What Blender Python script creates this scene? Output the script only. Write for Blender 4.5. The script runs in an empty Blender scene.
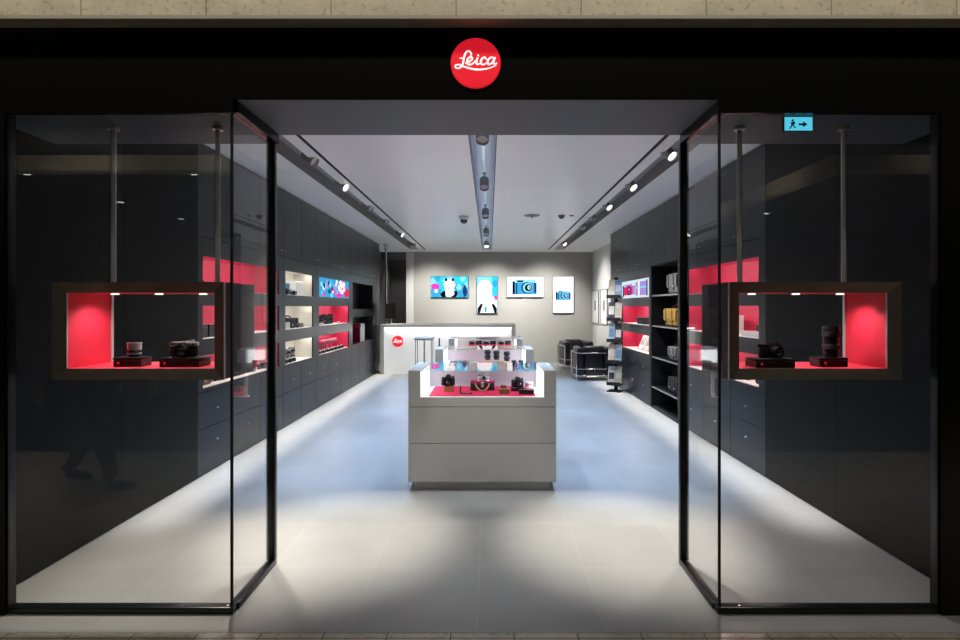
import bpy, bmesh, math, random
from mathutils import Vector, Matrix
random.seed(7)
S = bpy.context.scene
C = S.collection
PI = math.pi

# ------------------------------------------------------------------ materials
MATS = {}
def _new(name):
    m = bpy.data.materials.new(name); m.use_nodes = True
    nt = m.node_tree; nt.nodes.clear()
    out = nt.nodes.new('ShaderNodeOutputMaterial')
    return m, nt, out
def mat(name, col, rough=.5, metal=0., emit=None, es=0., noise=.06, nscale=18., bump=0., spec=.5, coat=0., aniso=0.):
    if name in MATS: return MATS[name]
    m, nt, out = _new(name)
    b = nt.nodes.new('ShaderNodeBsdfPrincipled')
    nt.links.new(b.outputs[0], out.inputs[0])
    b.inputs['Roughness'].default_value = rough
    b.inputs['Metallic'].default_value = metal
    b.inputs['Specular IOR Level'].default_value = spec
    if coat: b.inputs['Coat Weight'].default_value = coat
    if aniso: b.inputs['Anisotropic'].default_value = aniso
    if emit:
        b.inputs['Emission Color'].default_value = (*emit, 1); b.inputs['Emission Strength'].default_value = es
    tc = nt.nodes.new('ShaderNodeTexCoord'); nz = nt.nodes.new('ShaderNodeTexNoise')
    nz.inputs['Scale'].default_value = nscale; nz.inputs['Detail'].default_value = 3
    nt.links.new(tc.outputs['Object'], nz.inputs['Vector'])
    mx = nt.nodes.new('ShaderNodeMixRGB'); mx.blend_type = 'MIX'
    mx.inputs[1].default_value = (*[max(0, c*(1-noise)) for c in col], 1)
    mx.inputs[2].default_value = (*[min(1, c*(1+noise)) for c in col], 1)
    nt.links.new(nz.outputs['Fac'], mx.inputs[0]); nt.links.new(mx.outputs[0], b.inputs['Base Color'])
    if bump:
        bp = nt.nodes.new('ShaderNodeBump'); bp.inputs['Strength'].default_value = bump; bp.inputs['Distance'].default_value = .004
        nt.links.new(nz.outputs['Fac'], bp.inputs['Height']); nt.links.new(bp.outputs[0], b.inputs['Normal'])
    MATS[name] = m
    return m
def emis(name, col, s):
    if name in MATS: return MATS[name]
    m, nt, out = _new(name)
    e = nt.nodes.new('ShaderNodeEmission'); e.inputs[0].default_value = (*col, 1); e.inputs[1].default_value = s
    nt.links.new(e.outputs[0], out.inputs[0]); MATS[name] = m
    return m
def glass_mat(name, tint=(1, 1, 1), f0=.04, k=.96):
    m, nt, out = _new(name)
    lw = nt.nodes.new('ShaderNodeLayerWeight'); lw.inputs[0].default_value = .5
    p = nt.nodes.new('ShaderNodeMath'); p.operation = 'POWER'; p.inputs[1].default_value = 5
    a = nt.nodes.new('ShaderNodeMath'); a.operation = 'MULTIPLY_ADD'; a.inputs[1].default_value = k; a.inputs[2].default_value = f0
    t = nt.nodes.new('ShaderNodeBsdfTransparent'); t.inputs[0].default_value = (*tint, 1)
    g = nt.nodes.new('ShaderNodeBsdfGlossy'); g.inputs['Roughness'].default_value = .0
    mx = nt.nodes.new('ShaderNodeMixShader')
    nt.links.new(lw.outputs['Facing'], p.inputs[0]); nt.links.new(p.outputs[0], a.inputs[0])
    nt.links.new(a.outputs[0], mx.inputs[0]); nt.links.new(t.outputs[0], mx.inputs[1]); nt.links.new(g.outputs[0], mx.inputs[2])
    nt.links.new(mx.outputs[0], out.inputs[0]); MATS[name] = m
    return m
def tile_mat(name, c1, c2, mortar, bw, bh, ms, rough, offx=0., offy=0., nscale=3., namt=.12, stone=False, vertical=False):
    m, nt, out = _new(name)
    b = nt.nodes.new('ShaderNodeBsdfPrincipled'); nt.links.new(b.outputs[0], out.inputs[0])
    tc = nt.nodes.new('ShaderNodeTexCoord'); mp = nt.nodes.new('ShaderNodeMapping')
    mp.inputs['Location'].default_value = (offx, offy, 0)
    if vertical: mp.inputs['Rotation'].default_value = (-PI/2, 0, 0)
    nt.links.new(tc.outputs['Object'], mp.inputs['Vector'])
    br = nt.nodes.new('ShaderNodeTexBrick'); br.offset = 0.; br.squash = 1.
    br.inputs['Scale'].default_value = 1.; br.inputs['Brick Width'].default_value = bw; br.inputs['Row Height'].default_value = bh
    br.inputs['Mortar Size'].default_value = ms; br.inputs['Mortar Smooth'].default_value = .3; br.inputs['Bias'].default_value = 0
    br.inputs['Color1'].default_value = (*c1, 1); br.inputs['Color2'].default_value = (*c2, 1); br.inputs['Mortar'].default_value = (*mortar, 1)
    nt.links.new(mp.outputs[0], br.inputs['Vector'])
    nz = nt.nodes.new('ShaderNodeTexNoise'); nz.inputs['Scale'].default_value = nscale; nz.inputs['Detail'].default_value = 8; nz.inputs['Roughness'].default_value = .65
    nt.links.new(tc.outputs['Object'], nz.inputs['Vector'])
    rp = nt.nodes.new('ShaderNodeValToRGB')
    rp.color_ramp.elements[0].position = .3; rp.color_ramp.elements[1].position = .75
    lo = 1-namt; rp.color_ramp.elements[0].color = (lo, lo, lo, 1); rp.color_ramp.elements[1].color = (1, 1, 1, 1)
    nt.links.new(nz.outputs['Fac'], rp.inputs[0])
    mx = nt.nodes.new('ShaderNodeMixRGB'); mx.blend_type = 'MULTIPLY'; mx.inputs[0].default_value = 1
    nt.links.new(br.outputs['Color'], mx.inputs[1]); nt.links.new(rp.outputs[0], mx.inputs[2])
    last = mx
    if stone:
        n2 = nt.nodes.new('ShaderNodeTexNoise'); n2.inputs['Scale'].default_value = 38; n2.inputs['Detail'].default_value = 5
        nt.links.new(tc.outputs['Object'], n2.inputs['Vector'])
        r2 = nt.nodes.new('ShaderNodeValToRGB'); r2.color_ramp.elements[0].position = .28; r2.color_ramp.elements[1].position = .45
        r2.color_ramp.elements[0].color = (.6, .57, .52, 1); r2.color_ramp.elements[1].color = (1, 1, 1, 1)
        nt.links.new(n2.outputs['Fac'], r2.inputs[0])
        m3 = nt.nodes.new('ShaderNodeMixRGB'); m3.blend_type = 'MULTIPLY'; m3.inputs[0].default_value = 1
        nt.links.new(mx.outputs[0], m3.inputs[1]); nt.links.new(r2.outputs[0], m3.inputs[2]); last = m3
    nt.links.new(last.outputs[0], b.inputs['Base Color'])
    b.inputs['Roughness'].default_value = rough
    MATS[name] = m
    return m

M_floor = tile_mat('porcelain floor tiles', (.36, .355, .345), (.385, .38, .37), (.42, .415, .40), .6, .612, .004, .34, 0, -3.06 + 20*.612, 2.5, .14)
M_border = mat('porcelain border strip', (.34, .335, .325), .38, nscale=3)
M_stone = tile_mat('travertine cladding', (.60, .54, .41), (.56, .50, .39), (.30, .27, .20), .59, .62, .004, .5, .10, 0, 6, .3, True, True)
M_stonefl = tile_mat('travertine paving', (.72, .65, .52), (.66, .59, .47), (.16, .14, .11), .29, .6, .003, .12, .12, 0, 5, .3, True)
M_ceil_glow = mat('satin ceiling paint with added glow', (.80, .80, .81), .30, emit=(1, .97, .98), es=.05, spec=.7, noise=.03, nscale=2)  # faint even glow added to brighten the ceiling; it is no lamp
M_trough = mat('grey trough lining', (.30, .29, .28), .6)
M_slot = mat('black slot', (.006, .006, .006), .7)
M_channel = mat('pale channel lining', (.55, .62, .72), .5)
M_back = mat('warm grey wall paint', (.37, .36, .33), .75, noise=.03, nscale=4)
M_white = mat('white wall paint', (.62, .61, .58), .75, noise=.03)
M_corr = mat('dark corridor wall', (.12, .115, .11), .7)
M_cab = mat('slate blue lacquer', (.0065, .0100, .0170), .33, spec=.34, noise=.08, nscale=1.5)
M_cab_shaded = mat('shaded dark lacquer', (.0036, .0038, .0040), .45, spec=.12, noise=.08, nscale=1.5)  # cabinet lacquer made darker; dimness near the entrance is in its colour
M_gap = mat('black cabinet carcass', (.006, .006, .007), .7)
M_black = mat('gloss black facade', (.005, .0052, .005), .25, spec=.2, noise=.1, nscale=2)
M_blackm = mat('matt black interior', (.009, .009, .010), .55)
M_frame = mat('black window frame metal', (.010, .011, .012), .28, metal=.2)
M_soffit = mat('dark grey soffit', (.075, .075, .08), .5)
M_steel = mat('brushed steel', (.66, .65, .64), .34, metal=.6, noise=.12, nscale=6)
M_chrome = mat('polished chrome', (.80, .80, .81), .10, metal=1, noise=.02)
M_bronze = mat('dark bronze frame', (.17, .148, .12), .42, metal=.35, noise=.2, nscale=9)
M_red = mat('red lacquer lining', (.60, .022, .085), .55, noise=.05, nscale=5)
M_redbox = mat('red window box lining', (.66, .018, .05), .55, noise=.05, nscale=5)
M_redtray = mat('red felt tray', (.72, .012, .07), .8, noise=.1, nscale=80)
M_cream = mat('pale oak lining', (.60, .58, .51), .55, noise=.1, nscale=7)
M_case = mat('pale grey lacquer', (.50, .495, .475), .42, noise=.03, nscale=5)
M_caseW = mat('white case lining', (.82, .82, .82), .4)
M_led = emis('white light strip', (1, .96, .90), 3)
M_ledw = emis('white edge light panel', (1, .98, .98), 1.5)
M_deskglow = mat('white desk panel with added glow', (.80, .80, .79), .5, emit=(1, 1, .98), es=.28)  # panel is lit by the strip above; its even glow is added
M_deskled = emis('desk light strip', (1, 1, 1), 4.5)
M_lampface = emis('spotlight lens', (1, .96, .88), 5)
M_lampdim = emis('window box lamp lens', (1, .94, .86), 2)
M_lampoff = mat('spotlight lens unlit', (.75, .75, .72), .2)
M_spot = mat('grey spotlight housing', (.40, .39, .38), .4, metal=.2)
M_logo = mat('red enamel disc', (.60, .010, .02), .35, emit=(.95, .015, .035), es=.62)
M_logow = mat('white enamel lettering', (.9, .9, .9), .4, emit=(1, 1, 1), es=.75)
M_blk = mat('black camera leather', (.012, .012, .013), .5, bump=.3, nscale=220)
M_blkm = mat('black camera metal', (.018, .018, .02), .25, metal=.5)
M_silv = mat('satin silver metal', (.72, .71, .70), .28, metal=.85)
M_lens = mat('coated lens glass', (.02, .025, .05), .04, spec=.9, coat=1)
M_boxblk = mat('black presentation box', (.016, .009, .011), .32, noise=.1)
M_dot = mat('small red badge', (.75, .03, .04), .4, emit=(.8, .05, .04), es=.25)
M_tan = mat('tan leather', (.42, .21, .09), .5, bump=.2, nscale=60)
M_brown = mat('brown leather', (.20, .10, .05), .5, bump=.2, nscale=60)
M_maroon = mat('crimson leather', (.36, .012, .07), .5, bump=.2, nscale=60)
M_paper = mat('white paper', (.80, .79, .77), .6)
M_card = mat('cream card', (.70, .62, .47), .6)
M_leather = mat('black upholstery leather', (.012, .012, .014), .36, noise=.2, nscale=30, bump=.12)
M_greybag = mat('grey canvas', (.30, .29, .28), .8, bump=.3, nscale=120)
M_dkbag = mat('charcoal canvas', (.035, .035, .04), .8, bump=.3, nscale=120)
M_yelbag = mat('mustard canvas', (.62, .36, .07), .75, bump=.3, nscale=120)
M_strapbk = mat('black webbing', (.02, .02, .022), .7)
M_bluebox = mat('blue carton', (.05, .16, .42), .4)
M_rubber = mat('black rubber', (.006, .006, .006), .7)
M_glass = glass_mat('clear shopfront glass')
M_glassc = glass_mat('clear case glass', (.97, .99, 1.), .035, .9)
M_exit = emis('cyan exit sign face', (.10, .62, .85), 1.0)
M_exitm = mat('exit sign pictogram green', (.02, .12, .10), .5)
M_frost = mat('frosted case back', (.48, .48, .53), .5)

# ------------------------------------------------------------------ mesh builder
class MB:
    def __init__(self): self.bm = bmesh.new(); self.mi = 0
    def _done(self, geom_faces):
        for f in geom_faces: f.material_index = self.mi
    def box(self, x0, x1, y0, y1, z0, z1, bev=0., seg=2, rot=None):
        bm2 = bmesh.new(); bmesh.ops.create_cube(bm2, size=1)
        for v in bm2.verts:
            v.co = Vector(((v.co.x+.5)*(x1-x0)+x0, (v.co.y+.5)*(y1-y0)+y0, (v.co.z+.5)*(z1-z0)+z0))
        if bev: bmesh.ops.bevel(bm2, geom=list(bm2.edges), offset=bev, segments=seg, profile=.5, affect='EDGES', clamp_overlap=True)
        if rot is not None:
            bmesh.ops.transform(bm2, matrix=rot, verts=list(bm2.verts))
        self._join(bm2); return self
    def _join(self, bm2):
        vm = {}
        for v in bm2.verts: vm[v] = self.bm.verts.new(v.co)
        for f in bm2.faces:
            try:
                nf = self.bm.faces.new([vm[v] for v in f.verts]); nf.material_index = self.mi; nf.smooth = True
            except ValueError: pass
        bm2.free()
    def tube(self, pts, r, seg=8, caps=True, r1=None):
        pts = [Vector(p) for p in pts]; rings = []
        n = len(pts)
        up = None
        for i, p in enumerate(pts):
            if i == 0: t = pts[1]-pts[0]
            elif i == n-1: t = pts[-1]-pts[-2]
            else: t = (pts[i+1]-pts[i]).normalized()+(pts[i]-pts[i-1]).normalized()
            t.normalize()
            if up is None:
                up = Vector((0, 0, 1)) if abs(t.z) < .9 else Vector((1, 0, 0))
            a = t.cross(up).normalized(); b = a.cross(t).normalized(); up = b
            rr = r if r1 is None else r+(r1-r)*i/(n-1)
            rings.append([self.bm.verts.new(p+a*math.cos(2*PI*k/seg)*rr+b*math.sin(2*PI*k/seg)*rr) for k in range(seg)])
        for i in range(n-1):
            for k in range(seg):
                f = self.bm.faces.new((rings[i][k], rings[i][(k+1) % seg], rings[i+1][(k+1) % seg], rings[i+1][k])); f.material_index = self.mi; f.smooth = True
        if caps:
            for rg in (rings[0][::-1], rings[-1]):
                f = self.bm.faces.new(rg); f.material_index = self.mi
        return self
    def lathe(self, prof, origin=(0, 0, 0), axis='z', seg=24):
        # prof: list of (radius, height); axis z up, or y meaning towards -y
        o = Vector(origin)
        def P(r, h, a):
            if axis == 'z': return o+Vector((r*math.cos(a), r*math.sin(a), h))
            if axis == 'y': return o+Vector((r*math.cos(a), -h, r*math.sin(a)))
            return o+Vector((h, r*math.cos(a), r*math.sin(a)))
        rings = []
        for r, h in prof:
            if r < 1e-6: rings.append([self.bm.verts.new(P(0, h, 0))])
            else: rings.append([self.bm.verts.new(P(r, h, 2*PI*k/seg)) for k in range(seg)])
        for A, B in zip(rings, rings[1:]):
            for k in range(seg):
                k2 = (k+1) % seg
                if len(A) == 1 and len(B) == 1: continue
                if len(A) == 1: vs = (A[0], B[k2], B[k])
                elif len(B) == 1: vs = (A[k], A[k2], B[0])
                else: vs = (A[k], A[k2], B[k2], B[k])
                try:
                    f = self.bm.faces.new(vs); f.material_index = self.mi; f.smooth = True
                except ValueError: pass
        return self
    def poly(self, pts):
        f = self.bm.faces.new([self.bm.verts.new(Vector(p)) for p in pts]); f.material_index = self.mi; return self
    def prism(self, pts, y0, y1):     # polygon in xz, extruded along y
        a = [self.bm.verts.new((x, y0, z)) for x, z in pts]; b = [self.bm.verts.new((x, y1, z)) for x, z in pts]
        n = len(pts)
        for vs in [a, b[::-1]]+[(a[i], b[i], b[(i+1) % n], a[(i+1) % n]) for i in range(n)]:
            f = self.bm.faces.new(vs); f.material_index = self.mi
        return self
    def prismx(self, pts, x0, x1):    # polygon in yz, extruded along x
        a = [self.bm.verts.new((x0, y, z)) for y, z in pts]; b = [self.bm.verts.new((x1, y, z)) for y, z in pts]
        n = len(pts)
        for vs in [a, b[::-1]]+[(a[i], b[i], b[(i+1) % n], a[(i+1) % n]) for i in range(n)]:
            f = self.bm.faces.new(vs); f.material_index = self.mi
        return self
    def disc(self, cx, cz, y, r, n=20, rz=None):
        rz = rz or r
        return self.poly([(cx+r*math.cos(-2*PI*k/n), y, cz+rz*math.sin(-2*PI*k/n)) for k in range(n)])
    def m(self, i): self.mi = i; return self
    def build(self, name, mats, parent=None, loc=None, sharp=35, normals=True):
        if normals: bmesh.ops.recalc_face_normals(self.bm, faces=list(self.bm.faces))
        me = bpy.data.meshes.new(name); self.bm.to_mesh(me); self.bm.free()
        for mm in (mats if isinstance(mats, (list, tuple)) else [mats]): me.materials.append(mm)
        for p in me.polygons: p.use_smooth = True
        me.set_sharp_from_angle(angle=math.radians(sharp))
        o = bpy.data.objects.new(name, me); C.objects.link(o)
        if parent is not None: o.parent = parent
        if loc is not None: o.location = loc
        return o

def thing(name, label, cat, loc=(0, 0, 0), rotz=0., group=None):
    o = bpy.data.objects.new(name, None); C.objects.link(o); o.empty_display_size = .1
    o.location = loc; o.rotation_euler = (0, 0, rotz); o['label'] = label; o['category'] = cat
    if group: o['group'] = group
    return o
def tag(o, label, cat, group=None):
    o['label'] = label; o['category'] = cat
    if group: o['group'] = group
    return o
def struct(o): o['kind'] = 'structure'; return o
def kids(o): return [c for c in bpy.data.objects if c.parent == o]
def dup(root, loc, rotz, label, group=None):
    r = root.copy(); C.objects.link(r); r.location = loc; r.rotation_euler = (0, 0, rotz); r['label'] = label
    if group: r['group'] = group
    for ch in kids(root):
        c = ch.copy(); C.objects.link(c); c.parent = r
        for g in kids(ch):
            d = g.copy(); C.objects.link(d); d.parent = c
    return r
ORD = ['first', 'second', 'third', 'fourth', 'fifth', 'sixth', 'seventh', 'eighth', 'ninth', 'tenth', 'eleventh', 'twelfth']
def area(loc, rot, sx, sy, e, col=(1, 1, 1), spread=180, name='area_light'):
    l = bpy.data.lights.new(name, 'AREA'); l.shape = 'RECTANGLE'; l.size = sx; l.size_y = sy; l.energy = e; l.color = col; l.spread = math.radians(spread)
    o = bpy.data.objects.new(name, l); C.objects.link(o); o.location = loc; o.rotation_euler = rot; return o
def spot(loc, tgt, e, ang, blend=.4, col=(1, 1, 1), r=.04, name='spot_light'):
    l = bpy.data.lights.new(name, 'SPOT'); l.energy = e; l.spot_size = math.radians(ang); l.spot_blend = blend; l.color = col; l.shadow_soft_size = r
    o = bpy.data.objects.new(name, l); C.objects.link(o); o.location = loc
    o.rotation_euler = (Vector(tgt)-Vector(loc)).to_track_quat('-Z', 'Y').to_euler(); return o

# ------------------------------------------------------------------ camera
CX = .055
cam = bpy.data.cameras.new('camera'); co = bpy.data.objects.new('camera', cam); C.objects.link(co)
co.location = (CX, 0, 1.5); co.rotation_euler = (PI/2, 0, 0)
cam.sensor_width = 36; cam.lens = 530*36/960; cam.shift_x = -9/960; cam.shift_y = -13/960; cam.clip_start = .05
S.camera = co
F = 530.
def wx(u, d): return (u-489)*d/F+CX
def wz(v, d): return 1.5+(307-v)*d/F

# ------------------------------------------------------------------ the setting
WX = 2.505; WB = 2.83; CZ = 2.97; YB = 14.2
struct(MB().box(-WX+.13, WX-.13, 2.44, 15.6, -.08, 0).build('floor', M_floor))
struct(MB().box(-WB, -WX+.134, 2.44, 15.6, -.08, -.0005).box(WX-.134, WB, 2.44, 15.6, -.08, -.0005).build('trim_1', M_border))
struct(MB().box(-14, 14, -.27, 2.437, -.08, 0).build('floor', M_stonefl))
struct(MB().box(-14, 14, -14, -.271, -.08, 0).build('floor', mat('dark mall floor', (.03, .028, .026), .5)))
# ceiling of the shop with its recesses
cb = MB()
cb.box(-WB, -1.96, 3.102, 15.6, CZ, CZ+.2)
cb.box(-1.72, -1.600, 3.102, 13.6, CZ, CZ+.2)
cb.box(-1.56, -.118, 3.102, 15.6, CZ, CZ+.2).box(.118, 1.56, 3.102, 15.6, CZ, CZ+.2)
cb.box(1.600, 1.72, 3.102, 13.6, CZ, CZ+.2)
cb.box(1.96, WB, 3.102, 15.6, CZ, CZ+.2)
cb.box(-.118, .118, 13.6, 15.6, CZ, CZ+.2)
for s in (-1, 1): cb.box(s*1.96, s*1.56, 13.6, 15.6, CZ, CZ+.2) if s > 0 else cb.box(-1.96, -1.56, 13.6, 15.6, CZ, CZ+.2)
struct(cb.build('ceiling', M_ceil_glow))
cb = MB()
for s in (-1, 1):
    cb.m(0).box(*sorted((s*1.965, s*1.715)), 3.102, 13.62, CZ+.14, CZ+.2)
    cb.box(*sorted((s*1.9605, s*1.9585)), 3.102, 13.6, CZ+.001, CZ+.14).box(*sorted((s*1.7205, s*1.7185)), 3.102, 13.6, CZ+.001, CZ+.14)
    cb.m(1).box(*sorted((s*1.5998, s*1.5602)), 3.102, 13.62, CZ+.002, CZ+.2)
cb.m(2).box(-.125, .125, 3.102, 13.62, CZ+.13, CZ+.2)
cb.box(-.1185, -.1165, 3.102, 13.6, CZ+.001, CZ+.13).box(.1165, .1185, 3.102, 13.6, CZ+.001, CZ+.13)
cb.m(1).box(-.1225, -.1165, 3.102, 13.6, CZ-.004, CZ+.001).box(.1165, .1225, 3.102, 13.6, CZ-.004, CZ+.001)
struct(cb.build('ceiling', [M_trough, M_slot, M_channel]))
# walls
struct(MB().box(-WB-.1, -WB, 2.62, 15.7, 0, 3.2).build('wall_left', M_corr))
struct(MB().box(WB, WB+.1, 2.62, 15.7, 0, 3.2).build('wall_right', M_white))
struct(MB().m(0).box(-1.96, WB, YB, YB+.12, 0, CZ).m(1).box(-2.16, -1.962, YB-.03, YB+.12, 0, CZ).build('wall_back', [M_back, M_white]))
struct(MB().box(-WB, -1.5, 15.6, 15.7, 0, 3.2).build('wall_back', M_corr))
struct(MB().box(-WB, -2.165, YB-.02, YB+.1, 2.76, CZ-.001).build('trim_2', M_soffit))
# facade : black fascia, side columns, bay soffits, header
fb = MB()
fb.box(-6, 6, 2.575, 2.60, 2.507, 2.95).box(-6, -1.19, 2.575, 2.60, 2.4425, 2.5068).box(1.17, 6, 2.575, 2.60, 2.4425, 2.5068)
fb.box(-6, -2.30, 2.575, 2.64, 0, 2.4424).box(2.252, 6, 2.575, 2.64, 0, 2.4424)
fb.m(1).box(-2.48, -1.232, 2.601, 3.10, 2.454, 3.15).box(1.232, 2.48, 2.601, 3.10, 2.454, 3.15)
fb.m(0).box(-1.231, -1.172, 2.601, 3.10, 2.454, 3.15).box(1.172, 1.231, 2.601, 3.10, 2.454, 3.15)
fb.m(2).box(-1.171, 1.171, 2.576, 3.101, 2.506, 3.15)
struct(fb.build('wall_front', [M_black, M_soffit, mat('grey header soffit', (.10, .10, .105), .5)]))
struct(MB().m(0).box(-6, 6, 2.50, 2.60, 2.875, 3.6).m(1).box(-6, 6, 2.493, 2.60, 2.857, 2.874).build('trim_3', [M_stone, mat('stone edge', (.34, .31, .26), .6)]))
# glazed display bays on both sides of the entrance
def bay(s, n):
    w = bpy.data.objects.new('window_%d' % n, None); C.objects.link(w); w.location = (s*1.2, 2.607, 0); struct(w)
    L = Vector((s*1.2, 2.607, 0))
    off = .008 if s < 0 else -.014; je = 2.30 if s < 0 else 2.252
    def bx(m, x0, x1, y0, y1, z0, z1, b=0):
        x0 = x0+off if x0 < 2 else x0-2.285+je; x1 = x1+off if x1 < 2 else x1-2.285+je
        xs = sorted((s*x0-L.x, s*x1-L.x)); return m.box(xs[0], xs[1], y0-L.y, y1-L.y, z0, z1, b)
    bx(MB(), 1.208, 2.275, 2.603, 2.611, .034, 2.45).build('front_pane', M_glass, w)
    bx(MB(), 1.196, 1.204, 2.614, 3.065, .034, 2.45).build('return_pane', M_glass, w)
    f = MB()
    bx(f, 1.185, 2.284, 2.585, 2.632, .001, .033, .003); bx(f, 1.178, 1.224, 2.633, 3.10, .001, .033, .003)
    f.build('bottom_rail', M_frame, w)
    bx(MB(), 1.176, 1.226, 3.066, 3.100, .0335, 2.452, .004).build('end_stile', M_frame, w)
    bx(MB(), 2.276, 2.284, 2.586, 2.63, .0335, 2.45).build('side_channel', M_frame, w)
    bx(MB(), 1.1965, 1.2075, 2.6025, 2.6135, .034, 2.45).build('corner_joint', M_rubber, w)
bay(-1, 1); bay(1, 2)
# the mall in front of the shop (seen as reflections in the glass)
struct(MB().box(-14, 14, -14, 2.49, 4.05, 4.2).build('ceiling', mat('mall ceiling', (.05, .05, .05), .7)))
struct(MB().box(-14, 14, -14.2, -14, 0, 4.2).build('wall_back', mat('mall far wall', (.02, .02, .021), .5)))
struct(MB().box(-14, -1.5, -3.8, -3.5, 3.755, 4.0).box(5.7, 14, -3.8, -3.5, 3.755, 4.0).box(5.7, 6.0, -12, -3.8, 3.755, 4.0).build('trim_4', M_stone))
struct(MB().box(-9, 9, 2.601, 2.66, 2.96, 4.2).build('wall_front', M_black))

# ------------------------------------------------------------------ wordmark emblem (strokes traced in a 658-unit square)
LET = [
 ([(272, 300), (287, 268), (270, 240), (243, 246), (222, 290), (212, 345), (196, 382), (165, 397), (140, 388), (142, 370), (172, 364), (215, 380), (270, 397), (335, 408), (400, 406), (460, 394), (522, 368)], [9, 12, 14, 14, 14, 14, 13, 12, 11, 10, 10, 12, 14, 15, 13, 10, 4]),
 ([(184, 303), (215, 305)], [9, 9]),
 ([(236, 352), (272, 335), (297, 312), (290, 295), (266, 300), (250, 325), (250, 350), (272, 364), (305, 352), (328, 325)], [9, 11, 12, 12, 13, 15, 15, 13, 10, 8]),
 ([(345, 302), (335, 345), (345, 362), (368, 352)], [13, 15, 13, 8]),
 ([(350, 277), (352, 280)], [13, 13]),
 ([(424, 312), (412, 297), (392, 304), (376, 332), (380, 357), (402, 363), (432, 348)], [12, 12, 14, 15, 14, 12, 8]),
 ([(500, 306), (474, 297), (450, 312), (438, 342), (450, 362), (474, 352), (496, 318)], [11, 12, 14, 15, 13, 11, 11]),
 ([(506, 300), (492, 345), (502, 360), (524, 350)], [13, 14, 12, 8]),
]
def letter_mesh(mb, R, y):
    k = R/232.
    for i, (pts, ws) in enumerate(LET):
        # smooth by Catmull-Rom
        P = [Vector((p[0]-328, -(p[1]-345))) for p in pts]; Q = []; W = []
        for j in range(len(P)-1):
            p0 = P[max(0, j-1)]; p1 = P[j]; p2 = P[j+1]; p3 = P[min(len(P)-1, j+2)]
            for t in [a/5 for a in range(5)]:
                Q.append(.5*((2*p1)+(p2-p0)*t+(2*p0-5*p1+4*p2-p3)*t*t+(3*p1-p0-3*p2+p3)*t**3)); W.append(.62*(ws[j]+(ws[j+1]-ws[j])*t))
        Q.append(P[-1]); W.append(.62*ws[-1])
        yy = y-.0002*i
        for a in range(len(Q)-1):
            d = (Q[a+1]-Q[a]); 
            if d.length < 1e-5: continue
            nrm = Vector((-d.y, d.x)).normalized()
            c = [Q[a]+nrm*W[a], Q[a+1]+nrm*W[a+1], Q[a+1]-nrm*W[a+1], Q[a]-nrm*W[a]]
            mb.poly([(v.x*k, yy-.00001*a, v.y*k) for v in c])
        for a in range(0, len(Q)):
            mb.poly([((Q[a].x+W[a]*math.cos(-2*PI*q/10))*k, yy-.00001*a-.000005, (Q[a].y+W[a]*math.sin(-2*PI*q/10))*k) for q in range(10)])
def emblem(parent, loc, R, depth, name='emblem'):
    m = MB(); m.lathe([(0, depth), (R*.97, depth), (R, depth-.003), (R, 0), (0, 0)], axis='y', seg=48)
    if parent is None:
        o = m.build(name, M_logo, None, loc)
    else:
        o = m.build(name, M_logo, parent, loc)
    l = MB(); letter_mesh(l, R, -depth-.0008)
    l.build('lettering', M_logow, o, normals=False)
    return o
o = emblem(None, (wx(475.6, 2.55), 2.574, wz(61.4, 2.55)), .1215, .010, 'shop_sign')
tag(o, 'round glowing red shop sign with white script lettering on the black fascia', 'sign')

# exit sign hanging at the top of the bay glass
e = thing('exit_sign', 'small cyan lit exit sign at the top of the glass bay beside the entrance', 'sign', (wx(797.5, 2.66), 2.66, 2.453))
w_ = .145/2
MB().box(-w_, w_, -.008, .012, -.072, -.001, .002).build('housing', M_frame, e)
f_ = MB().box(-w_+.003, w_-.003, -.0095, -.0082, -.070, -.003).build('sign_face', M_exit, e)
p = MB()
p.disc(-.030, -.022, -.0102, .006).poly([(-.040, -.0102, -.030), (-.020, -.0102, -.028), (-.016, -.0102, -.036), (-.027, -.0102, -.046), (-.036, -.0102, -.046)])
p.poly([(-.036, -.0102, -.045), (-.028, -.0102, -.045), (-.043, -.0102, -.064), (-.049, -.0102, -.062)]).poly([(-.031, -.0103, -.045), (-.026, -.0103, -.044), (-.014, -.0103, -.056), (-.019, -.0103, -.062)])
p.poly([(.000, -.0102, -.036), (.024, -.0102, -.036), (.024, -.0102, -.046), (.000, -.0102, -.046)]).poly([(.022, -.0102, -.026), (.044, -.0102, -.041), (.022, -.0102, -.056)])
p.build('pictogram', M_exitm, f_, (0, 0, .0015))

# ------------------------------------------------------------------ wall cabinets (local frame: x along wall, front at y=0, body towards +y)
def place(s, y0, y1, off=0.):
    """location and rotation of a unit spanning y0..y1 on the left (s=-1) or right (s=1) wall"""
    return ((-WX-off, y0), PI/2) if s < 0 else ((WX+off, y1), -PI/2)
SIDE = {-1: 'left-hand', 1: 'right-hand'}
def knob(parent, x, z):
    MB().lathe([(0, .018), (.008, .018), (.0095, .014), (.006, .008), (.005, 0), (0, 0)], axis='y', seg=10).build('knob', M_steel, parent, (x, -.018, z))
def base_unit(s, y0, y1, label):
    (x, y), r = place(s, y0, y1); w = y1-y0
    t = thing('drawer_unit', label, 'drawer unit', (x, y, 0), r, 'dark drawer units along the walls')
    MB().box(.002, w-.002, .002, .32, .002, .738).build('carcass', M_gap, t)
    for z0, z1, kz in ((.004, .416, .276), (.420, .738, .565)):
        d = MB().box(.003, w-.003, -.018, .0015, z0, z1, .0015, 1).build('drawer', M_cab, t)
        knob(d, w/2, kz)
    return t
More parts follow.
